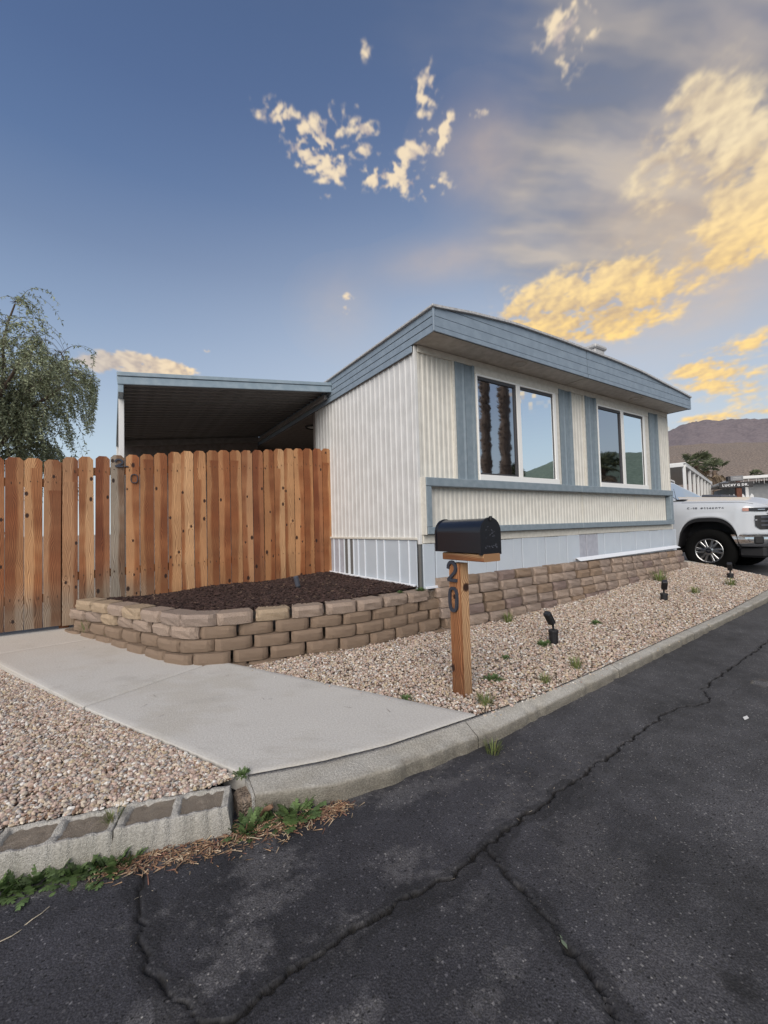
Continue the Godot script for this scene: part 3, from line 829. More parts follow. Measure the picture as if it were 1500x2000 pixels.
# hollow concrete blocks laid flat as an edging, their cells full of dirt
func block_border() -> void:
	var bn := FastNoiseLite.new(); bn.seed = 52; bn.frequency = 22.0; bn.fractal_octaves = 3
	var dir := Vector3(0.742, 0, 0.2265).normalized()
	var nor := Vector3(-dir.z, 0, dir.x)
	var labels := ["hollow concrete block touching the kerb end, dirt in both cells", "hollow concrete block with a grass tuft in one of its cells", "hollow concrete block cut off by the photo's left edge"]
	for k in 3:
		var o := thing("concrete_block", labels[k], "concrete block", Vector3(-2.240, 0, 1.512) - dir * 0.398 * k, "hollow blocks edging the left gravel")
		var L := 0.392; var W := 0.155
		var top := -0.028 - 0.004 * k
		put("block_body", sheet(66, 30, func(i, j):
			var u := clampf((i - 2) / 62.0, 0.0, 1.0); var v := clampf((j - 2) / 26.0, 0.0, 1.0)
			var y := top
			var edge: int = min(min(i, 66 - i), min(j, 30 - j))
			var cu := absf(absf(u - 0.5) - 0.235); var cv := absf(v - 0.5)
			var hole: float = min(0.198 - cu, (0.37 - cv) * W / L) * L
			y -= 0.024 * smoothstep(-0.004, 0.012, hole)
			if edge == 0: y = -0.19
			elif edge == 1: y -= 0.022
			var b := bn.get_noise_3d(u * L + k, v * W, 0.0)
			var q := dir * (-u * L) + nor * (v * W) + (dir * (0.5 - u) + nor * (v - 0.5)) * (0.05 if edge == 0 else 0.0)
			q.y = y + b * 0.009
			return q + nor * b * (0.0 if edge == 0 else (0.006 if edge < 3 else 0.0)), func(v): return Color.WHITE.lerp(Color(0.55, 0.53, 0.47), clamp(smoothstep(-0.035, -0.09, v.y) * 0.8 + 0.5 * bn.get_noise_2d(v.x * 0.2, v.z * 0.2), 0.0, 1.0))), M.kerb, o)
		for c in 2:
			put("cell_dirt", sheet(10, 8, func(i, j):
				var uu := lerpf(0.06, 0.47, i / 10.0) if c == 0 else lerpf(0.53, 0.94, i / 10.0)
				var q := dir * (-uu * L) + nor * (lerpf(0.13, 0.87, j / 8.0) * W)
				q.y = top - 0.009 + 0.012 * bn.get_noise_2d(uu * 1.0, j * 0.06 + k)
				return q), M.cell, o)

# ---------------------------------------------------------------- block walls
func block_mesh(sd: int, rough: float, W := 0.286, side := 0.030) -> ArrayMesh:
	# front face towards +z, 0.295 wide at the front, 0.10 high, origin at the middle of the front face's foot
	var r := RandomNumberGenerator.new(); r.seed = sd
	var st := new_st()
	var nx := 6; var ny := 3
	var H := 0.0945
	var P: Array = []
	for j in ny + 1:
		var row: Array[Vector3] = []
		for i in nx + 1:
			var u: float = [0.0, 0.06, 0.17, 0.5, 0.83, 0.94, 1.0][i]; var v := float(j) / ny
			var ed: float = (side if i == 0 or i == nx else (side * 0.35 if i == 1 or i == nx - 1 else 0.0)) + (0.009 if j == 0 or j == ny else 0.0)
			row.append(Vector3((u - 0.5) * W + r.randf_range(-1, 1) * rough * 0.25, v * H + (r.randf_range(-1, 1) * rough * 0.25 if j > 0 and j < ny else 0.0), -ed - 0.006 * pow(absf(u - 0.5) * 2.0, 2.0) + r.randf_range(-1, 1) * rough))
		P.append(row)
	for j in ny:
		for i in nx: quad(st, P[j + 1][i], P[j + 1][i + 1], P[j][i + 1], P[j][i])
	var mid := Vector3(0, H / 2, -0.09)
	for i in nx:
		for top in [0, ny]:
			var a: Vector3 = P[top][i]; var b: Vector3 = P[top][i + 1]
			oquad(st, a, b, Vector3(b.x * 0.8, b.y, -0.185), Vector3(a.x * 0.8, a.y, -0.185), mid)
	for j in ny:
		for s in [0, nx]:
			var a: Vector3 = P[j][s]; var b: Vector3 = P[j + 1][s]
			oquad(st, a, b, Vector3(b.x * 0.8, b.y, -0.185), Vector3(a.x * 0.8, a.y, -0.185), mid)
	return done(st)

func walk_path(pts: Array, s: float) -> Array:
	# point and outward direction at arc length s
	for k in pts.size() - 1:
		var L: float = pts[k].distance_to(pts[k + 1])
		if s <= L or k == pts.size() - 2:
			var d: Vector2 = (pts[k + 1] - pts[k]).normalized()
			return [pts[k] + d * s, d]
		s -= L
	return []

func path_len(pts: Array) -> float:
	var t := 0.0
	for k in pts.size() - 1: t += pts[k].distance_to(pts[k + 1])
	return t

func smooth_path(pts: Array, off: float) -> Array:
	var c := Curve2D.new()
	for k in pts.size():
		var t: Vector2 = (pts[min(k + 1, pts.size() - 1)] - pts[max(k - 1, 0)]) * 0.17
		c.add_point(pts[k], -t, t)
	var out: Array = []
	var base := c.tessellate_even_length(5, 0.05)
	for k in base.size():
		var d := (base[min(k + 1, base.size() - 1)] - base[max(k - 1, 0)]).normalized()
		out.append(base[k] + Vector2(-d.y, d.x) * off)
	return out

var wall_top: Array = []
func build_walls() -> void:
	var r := RandomNumberGenerator.new(); r.seed = 61
	var rough: Array = []; var plain: Array = []; var split: Array = []
	for k in 6:
		split.append(block_mesh(340 + k, 0.009, 0.266, 0.016)); rough.append(block_mesh(300 + k, 0.010)); plain.append(block_mesh(320 + k, 0.0045))
	wall_top = [Vector2(-3.00, -1.90), Vector2(-2.74, -1.40), Vector2(-2.44, -0.75), Vector2(-2.21, -0.30), Vector2(-1.98, -0.14), Vector2(-1.79, -0.085), Vector2(-1.52, -0.01), Vector2(-1.23, 0.06), Vector2(-0.85, 0.13), Vector2(-0.34, 0.115), Vector2(-0.02, 0.085), Vector2(0.20, 0.08)]
	var lay := func(o: Node3D, pts: Array, y: float, start: float, stop: float, half: bool, pick: Callable) -> void:
		var L: float = path_len(pts)
		var s := start + (0.148 if not half else 0.0)
		while s < min(L, stop):
			var w: Array = walk_path(pts, s)
			var d: Vector2 = w[1]
			var kind: Array = pick.call(s)
			var b := Basis(Vector3(d.x, 0, d.y), Vector3.UP, Vector3(-d.y, 0, d.x)).rotated(Vector3.UP, r.randf_range(-0.02, 0.02))
			b = b.scaled_local(Vector3(r.randf_range(0.95, 1.0), r.randf_range(0.97, 1.02), 1.0))
			var off := r.randf_range(-0.011, 0.011)
			put("block", kind[0], kind[1], o, Transform3D(b, Vector3(w[0].x - d.y * off, y + r.randf_range(0.0, 0.0015), w[0].y + d.x * off)))
			s += 0.2965
	var curved := thing("retaining_wall", "curved tan concrete block wall holding in the dark mulch bed", "retaining wall")
	var offs := [0.0, -0.012, 0.016, 0.042, 0.066]
	for c in 5:
		var pts := smooth_path(wall_top, offs[c])
		lay.call(curved, pts, 0.298 - 0.1 * c, 0.0, 99.0, c % 2 == 1, func(s: float) -> Array:
			if c == 0 or (c == 1 and s < 1.95): return [rough[r.randi() % 6], M.block[[0, 0, 0, 1, 2, 2, 0, 1][r.randi() % 8]]]
			return [plain[r.randi() % 6], M.block[4]])
	var straight := thing("retaining_wall", "straight mottled brown block wall along the house front with stepped far end", "retaining wall")
	for c in 6:
		var o := 0.034 * c
		var pts: Array = [Vector2(0.05, 0.055 + o), Vector2(0.5, 0.10 + o), Vector2(1.0, 0.14 + o), Vector2(2.5, 0.155 + o), Vector2(7.0, 0.15 + o)]
		var y := 0.405 - 0.1 * c
		lay.call(straight, pts, y, [0.10, 0.22, 0.09, 0.22, 0.09, 0.22][c] - 0.0, 5.62 + 0.12 * c, c % 2 == 1, func(s: float) -> Array:
			return [split[r.randi() % 6], M.block[[0, 2, 2, 3, 0, 4, 0, 2, 4][r.randi() % 9]]])
	# fill behind the straight wall
	put("backfill", box_mesh(Vector3(0.0, -0.05, -0.02), Vector3(5.75, 0.40, 0.02)), M.soil, straight)

func spread_mulch() -> void:
	var r := RandomNumberGenerator.new(); r.seed = 71
	var inner := smooth_path(wall_top, -0.15)
	var poly := PackedVector2Array()
	for p in inner:
		if p.y > -2.0 and p.x < 0.0: poly.append(p)
	poly.append(Vector2(0.0, 0.02)); poly.append(Vector2(0.0, -2.02)); poly.append(Vector2(-2.95, -2.02))
	var bed := sub("mulch", self)
	tag(bed, "dark brown shredded bark mulch in the raised corner bed", "mulch", "", "stuff")
	var st := new_st()
	var ix := Geometry2D.triangulate_polygon(poly)
	for k in range(0, ix.size(), 3):
		var a := poly[ix[k]]; var b := poly[ix[k + 1]]; var c := poly[ix[k + 2]]
		otri(st, Vector3(a.x, mulch_y(a.x, a.y) - 0.02, a.y), Vector3(b.x, mulch_y(b.x, b.y) - 0.02, b.y), Vector3(c.x, mulch_y(c.x, c.y) - 0.02, c.y), Vector3((a.x + b.x) / 2, -9, (a.y + b.y) / 2))
	put("mulch_base", done(st), M.mulch_base, bed).set_meta("kind", "stuff")
	var meshes: Array = []
	for k in 3:
		st = new_st()
		cbox(st, Vector3([0.045, 0.03, 0.06][k], 0.005, [0.012, 0.016, 0.009][k]), Transform3D(), 0.002)
		meshes.append(done(st))
	var pl: Array = []; var co: Array = []
	while pl.size() < 21000:
		var p := Vector2(r.randf_range(-2.95, 0.0), r.randf_range(-2.02, 0.16))
		if not Geometry2D.is_point_in_polygon(p, poly): continue
		var b := Basis(Vector3.UP, r.randf() * TAU) * Basis(Vector3.RIGHT, r.randf_range(-0.6, 0.6)) * Basis(Vector3.BACK, r.randf_range(-0.45, 0.45))
		pl.append([r.randi() % 3, Transform3D(b.scaled_local(Vector3.ONE * r.randf_range(0.5, 1.15)), Vector3(p.x, mulch_y(p.x, p.y) + r.randf_range(-0.012, 0.012), p.y))])
		var g := r.randf_range(0.45, 1.3)
		co.append(Color(0.066 * g, 0.036 * g, 0.030 * g) if r.randf() > 0.035 else Color(0.19, 0.13, 0.09) * r.randf_range(0.6, 1.1))
	scatter(bed, "chips", meshes, M.chip, pl, co)

# ---------------------------------------------------------------- the mobile home
const ROOF := [[-0.03, 3.19], [0.5, 3.258], [1.14, 3.312], [2.0, 3.326], [2.61, 3.325], [3.3, 3.322], [4.05, 3.302], [4.87, 3.236], [5.4, 3.196], [5.77, 3.16]]

# ribbed sheet metal: s runs along u, ribs rise along n
func ribbed(st: SurfaceTool, o: Vector3, u: Vector3, n: Vector3, length: float, y0: float, y1: float, pitch: float, depth: float, shape: Array) -> void:
	var prof: Array[Vector2] = []
	var s := 0.0
	while s < length - 0.001:
		for q in shape:
			var t: float = s + q[0] * pitch
			if t <= length: prof.append(Vector2(t, q[1] * depth))
		s += pitch
	prof.append(Vector2(length, 0))
	for k in prof.size() - 1:
		var a := o + u * prof[k].x + n * prof[k].y; var b := o + u * prof[k + 1].x + n * prof[k + 1].y
		oquad(st, a + Vector3(0, y0, 0), b + Vector3(0, y0, 0), b + Vector3(0, y1, 0), a + Vector3(0, y1, 0), (a + b) * 0.5 + Vector3(0, (y0 + y1) * 0.5, 0) - n)

func build_house() -> void:
	var h := thing("mobile_home", "cream ribbed metal mobile home with blue-grey fascia, shutters and skirting", "mobile home")
	var st: SurfaceTool
	var W := 5.72
	# walls
	st = new_st()
	ribbed(st, Vector3(0, 0, 0), Vector3(1, 0, 0), Vector3(0, 0, 1), W, 0.86, 2.955, 0.068, 0.008, [[0.0, 0.0], [0.35, 0.0], [0.5, 1.0], [0.85, 1.0]])
	put("front_wall", done(st), M.siding_front, h)
	st = new_st()
	ribbed(st, Vector3(0, 0, -0.02), Vector3(0, 0, -1), Vector3(-1, 0, 0), 2.535, 0.90, 2.90, 0.104, 0.0075, [[0.0, 0.0], [0.28, 0.0], [0.40, 1.0], [0.52, 1.0], [0.62, 0.35], [0.80, 0.35], [0.9, 0.0]])
	put("side_wall", done(st), M.siding_side_sky_tint, h)
	put("far_wall", box_mesh(Vector3(W - 0.10, 0.3, -13.0), Vector3(W, 2.95, -0.005)), M.siding_side_sky_tint, h)
	put("corner_trim", box_mesh(Vector3(-0.014, 0.86, -0.022), Vector3(0.026, 2.95, 0.014), 0.004), M.siding_side_sky_tint, h)
	put("corner_trim", box_mesh(Vector3(W - 0.035, 0.86, -0.02), Vector3(W + 0.012, 2.95, 0.014), 0.004), M.cream, h)
	# the sheets of the front wall lap here
	for x in [2.95, 4.45]: put("siding_seam", box_mesh(Vector3(x, 1.02, 0.006), Vector3(x + 0.012, 1.50, 0.013), 0.002), M.cream, h)
	# porch recess behind the side wall
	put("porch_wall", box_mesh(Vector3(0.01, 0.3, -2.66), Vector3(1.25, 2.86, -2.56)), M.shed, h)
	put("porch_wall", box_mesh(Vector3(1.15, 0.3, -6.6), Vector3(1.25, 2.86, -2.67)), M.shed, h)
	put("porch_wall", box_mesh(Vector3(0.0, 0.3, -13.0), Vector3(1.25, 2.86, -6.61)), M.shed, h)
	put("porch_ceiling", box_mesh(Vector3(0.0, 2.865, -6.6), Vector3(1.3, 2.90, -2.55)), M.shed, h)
	var pl := sub("porch_light", h)
	st = new_st(); lathe(st, [Vector2(0.0, -0.006), Vector2(0.11, -0.012), Vector2(0.12, -0.03), Vector2(0.14, -0.03), Vector2(0.15, 0.0), Vector2(0.0, 0.0)], 20, Transform3D(Basis(), Vector3(0.32, 2.864, -3.35)))
	put("rim", done(st), M.black, pl)
	st = new_st(); lathe(st, [Vector2(0.0, -0.022), Vector2(0.09, -0.022), Vector2(0.118, -0.012)], 20, Transform3D(Basis(), Vector3(0.32, 2.864, -3.35)))
	put("diffuser", done(st), M.white, pl)
	# header strip, soffit, eaves
	put("header_trim", box_mesh(Vector3(0.03, 2.885, 0.004), Vector3(W - 0.03, 2.957, 0.026), 0.003), M.cream, h)
	for s in [[-0.015, 2.609], [2.626, 5.745]]:
		put("soffit_panel", box_mesh(Vector3(s[0], 2.960, -0.02), Vector3(s[1], 2.975, 0.352), 0.003), M.soffit, h)
	for x in [1.43, 4.22]:
		var l := sub("soffit_light", h)
		st = new_st(); lathe(st, [Vector2(0.0, 0.0), Vector2(0.068, -0.002), Vector2(0.075, -0.010), Vector2(0.085, -0.012), Vector2(0.092, 0.0)], 20, Transform3D(Basis(), Vector3(x, 2.9598, 0.205)))
		put("rim", done(st), M.soffit, l)
	# front fascia: four lapped courses, cut by the bowed roof line, split at the marriage line
	var rows := [[2.953, 3.000], [3.007, 3.101], [3.109, 3.203], [3.211, 3.34]]
	for half in [[-0.028, 2.610], [2.624, 5.762]]:
		for k in 4:
			var up := PackedVector2Array(); var dn := PackedVector2Array()
			for i in 33:
				var x: float = lerp(half[0], half[1], i / 32.0)
				var top: float = min(rows[k][1], table(ROOF, x) - 0.008)
				if top <= rows[k][0] + 0.002: continue
				up.append(Vector2(x, top)); dn.append(Vector2(x, rows[k][0]))
			if up.size() < 3: continue
			dn.reverse(); up.append_array(dn)
			st = new_st()
			prism(st, up, 0.352, 0.369 - 0.003 * k)
			put("fascia_board", done(st), M.fascia, h)
	st = new_st()
	var back := PackedVector2Array()
	for i in 33: back.append(Vector2(lerp(-0.024, 5.757, i / 32.0), table(ROOF, lerp(-0.024, 5.757, i / 32.0)) - 0.012))
	back.append(Vector2(5.757, 2.958)); back.append(Vector2(-0.024, 2.958))
	prism(st, back, 0.335, 0.3505)
	put("fascia_backing", done(st), M.dark_gap, h)
	# fascia of the left side
	var srow := [[2.872, 2.942, 0.0], [2.950, 3.023, 0.358], [3.031, 3.105, 0.358], [3.113, 3.186, 0.358]]
	for k in 4:
		put("side_fascia_board", box_mesh(Vector3(-0.036 + 0.002 * k, srow[k][0], -7.0), Vector3(-0.022, srow[k][1], srow[k][2]), 0.003), M.fascia, h)
	put("fascia_backing", box_mesh(Vector3(-0.0215, 2.88, -7.0), Vector3(-0.005, 3.18, -0.001), 0.002), M.dark_gap, h)
	put("fascia_backing", box_mesh(Vector3(-0.0215, 2.962, 0.0), Vector3(-0.005, 3.18, 0.33), 0.002), M.dark_gap, h)
	put("fascia_corner", box_mesh(Vector3(-0.040, 2.95, 0.350), Vector3(-0.018, 3.188, 0.372), 0.003), M.fascia, h)
	put("fascia_corner", box_mesh(Vector3(5.757, 2.95, 0.330), Vector3(5.772, 3.158, 0.372), 0.003), M.fascia, h)
	put("side_fascia_board", box_mesh(Vector3(5.758, 2.955, -13.0), Vector3(5.772, 3.155, 0.329), 0.003), M.fascia, h)
	# metal drip edge on top of the fascia
	for k in 32:
		var x0: float = lerp(-0.045, 5.78, k / 32.0); var x1: float = lerp(-0.045, 5.78, (k + 1) / 32.0)
		var a := Vector3(x0, table(ROOF, x0) + 0.004, 0); var b := Vector3(x1, table(ROOF, x1) + 0.004, 0)
		if k == 0: st = new_st()
		for z in [[0.372, 0.392]]:
			prism(st, PackedVector2Array([Vector2(a.x, a.y - 0.012), Vector2(b.x, b.y - 0.012), Vector2(b.x, b.y + 0.012), Vector2(a.x, a.y + 0.012)]), 0.33, 0.388)
	put("drip_edge", done(st), M.drip, h)
	put("drip_edge", box_mesh(Vector3(-0.058, 3.185, -7.0), Vector3(-0.01, 3.208, 0.389), 0.004), M.drip, h)
	# roof
	var rs := sheet(40, 2, func(i, j): return Vector3(lerp(-0.03, 5.77, i / 40.0), table(ROOF, lerp(-0.03, 5.77, i / 40.0)), lerp(-13.0, 0.34, j / 2.0)))
	var rf := put("roof", rs, M.drip, h)
	st = new_st()
	cbox(st, Vector3(0.30, 0.74, 0.34), Transform3D(Basis(), Vector3(4.32, 3.62, -0.55)), 0.02)
	cbox(st, Vector3(0.36, 0.07, 0.40), Transform3D(Basis(), Vector3(4.32, 4.02, -0.55)), 0.02)
	put("roof_vent", done(st), M.drip, rf)
	# windows
	for wd in [[0.845, 0.882, 1.556, 1.629, 2.311, 2.365, 2.442, 0], [3.372, 3.404, 4.044, 4.121, 4.759, 4.812, 4.955, 1]]:
		var win := sub("window", h)
		# outer casing boards
		put("casing", box_mesh(Vector3(wd[0], 2.80, 0.009), Vector3(wd[6], 2.884, 0.040), 0.004), M.cream, win)
		put("casing", box_mesh(Vector3(wd[5] + 0.001, 1.56, 0.009), Vector3(wd[6], 2.798, 0.036), 0.004), M.cream, win)
		put("casing", box_mesh(Vector3(wd[0], 1.56, 0.009), Vector3(wd[1] - 0.022, 2.798, 0.036), 0.004), M.cream, win)
		# vinyl frame
		put("frame", box_mesh(Vector3(wd[1] - 0.021, 2.775, 0.010), Vector3(wd[5], 2.798, 0.046), 0.003), M.vinyl, win)
		put("frame", box_mesh(Vector3(wd[1] - 0.021, 1.625, 0.010), Vector3(wd[1], 2.774, 0.046), 0.003), M.vinyl, win)
		put("frame", box_mesh(Vector3(wd[4], 1.625, 0.010), Vector3(wd[5], 2.774, 0.046), 0.003), M.vinyl, win)
		put("frame", box_mesh(Vector3(wd[2], 1.625, 0.010), Vector3(wd[3], 2.774, 0.050), 0.003), M.vinyl, win)
		put("sill", box_mesh(Vector3(wd[1] - 0.021, 1.557, 0.010), Vector3(wd[5], 1.624, 0.058), 0.004), M.vinyl, win)
		# screened half
		put("screen_frame", box_mesh(Vector3(wd[1] + 0.001, 2.735, 0.016), Vector3(wd[2] - 0.001, 2.774, 0.040), 0.002), M.screen_frame, win)  # top rail; its dark band also stands for the window frame's shadow
		put("screen_frame", box_mesh(Vector3(wd[2] - 0.034, 1.646, 0.016), Vector3(wd[2] - 0.001, 2.734, 0.040), 0.002), M.screen_frame, win)
		put("screen_frame", box_mesh(Vector3(wd[1] + 0.001, 1.626, 0.016), Vector3(wd[2] - 0.001, 1.645, 0.040), 0.002), M.screen_frame, win)
		put("screened_pane", box_mesh(Vector3(wd[1] + 0.001, 1.646, 0.012), Vector3(wd[2] - 0.035, 2.734, 0.024), 0.001), M.pane_screen, win)
		# clear half
		put("gasket", box_mesh(Vector3(wd[3] + 0.001, 2.736, 0.014), Vector3(wd[4] - 0.001, 2.774, 0.034), 0.002), M.screen_frame, win)
		put("gasket", box_mesh(Vector3(wd[4] - 0.014, 1.626, 0.014), Vector3(wd[4] - 0.001, 2.735, 0.030), 0.002), M.screen_frame, win)
		put("pane", box_mesh(Vector3(wd[3] + 0.001, 1.626, 0.012), Vector3(wd[4] - 0.015, 2.735, 0.024), 0.001), M.pane, win)
	# folded metal shutters
	for s in [[0.545, 0.842], [2.462, 2.742], [3.095, 3.370], [5.005, 5.292]]:
		st = new_st()
		var w: float = s[1] - s[0]
		var prof := PackedVector2Array([Vector2(0, 0.009), Vector2(0, 0.034), Vector2(0.02, 0.034), Vector2(w * 0.38, 0.022), Vector2(w * 0.46, 0.030), Vector2(w * 0.54, 0.022), Vector2(w - 0.035, 0.014), Vector2(w - 0.03, 0.04), Vector2(w, 0.04), Vector2(w, 0.009)])
		prism(st, prof, 0.0, 1.325, Transform3D(Basis(Vector3(1, 0, 0), Vector3(0, 0, 1), Vector3(0, 1, 0)), Vector3(s[0], 1.556, 0.0)))
		put("shutter", done(st), M.blue, h)
	for x in [0.508, 5.31]: put("batten", box_mesh(Vector3(x, 1.556, 0.004), Vector3(x + 0.034, 2.884, 0.030), 0.003), M.cream, h)
	for x in [3.05]: put("batten", box_mesh(Vector3(x, 1.556, 0.004), Vector3(x + 0.04, 2.884, 0.026), 0.003), M.cream, h)
	# box frame below the windows
	for s in [[0.035, 2.806], [2.812, 5.60]]:
		put("trim_board", box_mesh(Vector3(s[0], 1.462, 0.008), Vector3(s[1], 1.553, 0.096), 0.006), M.blue, h)
		put("trim_board", box_mesh(Vector3(s[0] + 0.004, 0.962, 0.008), Vector3(s[1] + 0.006, 1.036, 0.094), 0.006), M.blue, h)
	put("trim_board", box_mesh(Vector3(0.036, 1.0365, 0.008), Vector3(0.108, 1.4615, 0.092), 0.006), M.blue, h)
	put("trim_board", box_mesh(Vector3(5.50, 1.0365, 0.008), Vector3(5.598, 1.4615, 0.092), 0.006), M.blue, h)
	put("frame_return", box_mesh(Vector3(0.022, 0.958, 0.006), Vector3(0.0335, 1.560, 0.090), 0.003), M.cream, h)
	put("belt_board", box_mesh(Vector3(0.03, 0.868, 0.004), Vector3(2.80, 0.958, 0.026), 0.004), M.cream, h)
	put("belt_board", box_mesh(Vector3(2.806, 0.874, 0.004), Vector3(5.70, 0.958, 0.026), 0.004), M.cream, h)
	# skirting, front
	var x := 0.022; var k2 := 0
	while x < 5.80:
		var w2: float = min([0.165, 0.30][k2 % 2], 5.81 - x)
		var m: Material = M.skirt_dull if k2 in [12, 13] else M.skirt
		put("skirting_panel", box_mesh(Vector3(x + 0.0045, 0.36, 0.002), Vector3(x + w2 - 0.0045, 0.862 - (0.006 if k2 % 4 == 1 else 0.0) + 0.012 * x / 5.8, 0.020 + 0.006 * (k2 % 2)), 0.004), m, h)
		x += w2; k2 += 1
	put("skirting_backing", box_mesh(Vector3(0.02, 0.36, -0.03), Vector3(5.80, 0.862, 0.0015), 0.001), M.seam, h)
	put("base_flashing", box_mesh(Vector3(0.03, 0.40, 0.027), Vector3(0.24, 0.425, 0.05), 0.003), M.flash, h)
	# skirting, side
	var zs := [-0.03, -0.165, -0.345, -0.643, -0.811, -1.087, -1.255, -1.377, -1.489, -1.518, -1.635, -1.787, -1.946, -2.10, -2.30, -2.55]
	for k in zs.size() - 1:
		var dark: bool = k == 7 or k == 9
		put("skirting_panel", box_mesh(Vector3(-0.018, 0.33, zs[k + 1] + (0.010 if k != 8 else 0.001)), Vector3(-0.004, 0.905, zs[k] - (0.010 if k != 8 else 0.001)), 0.003), M.skirt_dark if dark else (M.skirt_dull if k in [10, 11, 12] else M.skirt), h)
		put("skirting_rib", box_mesh(Vector3(-0.030, 0.33, zs[k + 1] - 0.009), Vector3(-0.003, 0.903, zs[k + 1] + 0.009), 0.004), M.skirt_light, h)
	put("skirting_cap", box_mesh(Vector3(-0.034, 0.906, -2.55), Vector3(-0.002, 0.932, -0.02), 0.004), M.cream, h)
	st = new_st()
	for k in 12:
		var z0 := -0.05 - k * 0.168
		var y0 := mulch_y(0, z0) + 0.012
		cbox(st, Vector3(0.03, 0.022, 0.166), Transform3D(Basis(), Vector3(-0.042, y0, z0 - 0.084)), 0.004)
	put("base_flashing", done(st), M.flash, h)
	put("corner_post", box_mesh(Vector3(-0.006, 0.36, -0.026), Vector3(0.016, 0.86, 0.004), 0.003), M.skirt_dark, h)

	# loose length of bent white flashing lying on the block wall
	var lf := thing("metal_flashing", "loose bent white metal strip lying on top of the straight block wall", "metal strip", Vector3(2.62, 0.517, 0.115))
	st = new_st()
	var along := Transform3D(Basis(Vector3(0, 0, 1), Vector3(0, 1, 0), Vector3(-1, 0, 0)).rotated(Vector3.BACK, 0.011), Vector3(3.03, 0.034, 0))
	prism(st, PackedVector2Array([Vector2(-0.04, 0.040), Vector2(-0.037, 0.042), Vector2(0.035, 0.002), Vector2(0.032, -0.001)]), 0.0, 3.03, along)
	prism(st, PackedVector2Array([Vector2(-0.045, 0.040), Vector2(-0.041, 0.0415), Vector2(-0.058, 0.0), Vector2(-0.062, 0.0)]), 0.0, 3.03, along)
	put("bent_sheet", done(st), M.flash, lf)

# ---------------------------------------------------------------- patio cover
func build_carport() -> void:
	var o := thing("patio_cover", "ribbed metal patio cover with blue-grey front gutter beside the mobile home", "patio cover")
	var slope := func(x: float) -> float: return 3.035 + (x + 0.03) * 0.122
	var st := new_st()
	# interlocking pans that run out from the house
	var z := -1.93
	while z > -5.35:
		for q in [[0.0, 0.0, 0.012], [0.012, 0.028, 0.112], [0.124, 0.0, 0.022]]:
			var z0: float = z - q[0]; var z1: float = z - q[0] - q[2]
			var a := Vector3(-0.045, slope.call(-0.045) + q[1], 0); var b := Vector3(-2.57, slope.call(-2.57) + q[1], 0)
			oquad(st, a + Vector3(0, 0, z0), b + Vector3(0, 0, z0), b + Vector3(0, 0, z1), a + Vector3(0, 0, z1), (a + b) * 0.5 + Vector3(0, 9, z0))
		for q in [[0.012, 0.0, 0.028], [0.124, 0.028, 0.0]]:
			var a := Vector3(-0.045, slope.call(-0.045), z - q[0]); var b := Vector3(-2.57, slope.call(-2.57), z - q[0])
			quad(st, a + Vector3(0, q[1], 0), b + Vector3(0, q[1], 0), b + Vector3(0, q[2], 0), a + Vector3(0, q[2], 0))
		z -= 0.146
	put("roof_pan", done(st), M.pan, o)
	st = new_st()
	var t0 := Vector3(-0.045, slope.call(-0.045) + 0.06, -3.64); var t1 := Vector3(-2.57, slope.call(-2.57) + 0.06, -3.64)
	cbox(st, Vector3((t1 - t0).length(), 0.04, 3.44), Transform3D(Basis(Vector3.BACK, atan2(0.122, 1.0)), (t0 + t1) * 0.5), 0.004)
	put("roof_sheet", done(st), M.drip, o)
	var tilt := Basis(Vector3.BACK, atan2(0.122, 1.0))
	st = new_st()
	cbox(st, Vector3(2.60, 0.085, 0.03), Transform3D(tilt, Vector3(-1.325, slope.call(-1.325) + 0.007, -1.905)), 0.004)
	put("front_gutter", done(st), M.gutter, o)
	st = new_st()
	cbox(st, Vector3(2.605, 0.045, 0.042), Transform3D(tilt, Vector3(-1.325, slope.call(-1.325) + 0.077, -1.90)), 0.004)
	put("gutter_lip", done(st), M.gutter, o)
	put("outer_beam", box_mesh(Vector3(-2.605, 2.60, -5.35), Vector3(-2.555, 2.775, -1.90), 0.004), M.gutter, o)
	st = new_st()
	cbox(st, Vector3(2.48, 0.10, 0.05), Transform3D(tilt, Vector3(-1.32, slope.call(-1.32) - 0.075, -5.25)), 0.004)
	put("cross_beam", done(st), M.pan, o)
	st = new_st()
	cbox(st, Vector3(0.05, 0.06, 3.3), Transform3D(Basis(), Vector3(-0.075, 2.955, -3.65)), 0.004)
	put("ledger", done(st), M.pan, o)
	for pz in [-2.19, -5.25]:
		put("post", box_mesh(Vector3(-2.60, 0.1, pz - 0.032), Vector3(-2.545, 2.60, pz + 0.032), 0.004), M.white, o)
	# a shed closes off the far end
	var s := thing("storage_shed", "dark shed wall closing the far end under the patio cover", "shed")
	st = new_st()
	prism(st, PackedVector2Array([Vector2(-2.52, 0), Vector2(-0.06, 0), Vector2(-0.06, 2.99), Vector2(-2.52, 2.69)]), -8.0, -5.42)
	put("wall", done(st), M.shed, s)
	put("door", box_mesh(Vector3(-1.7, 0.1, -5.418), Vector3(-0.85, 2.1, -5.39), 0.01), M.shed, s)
	st = new_st()
	cbox(st, Vector3(2.5, 0.04, 2.6), Transform3D(Basis(Vector3.BACK, atan2(0.30, 2.46)), Vector3(-1.29, 2.87, -6.75)), 0.005)
	put("roof", done(st), M.drip, s)

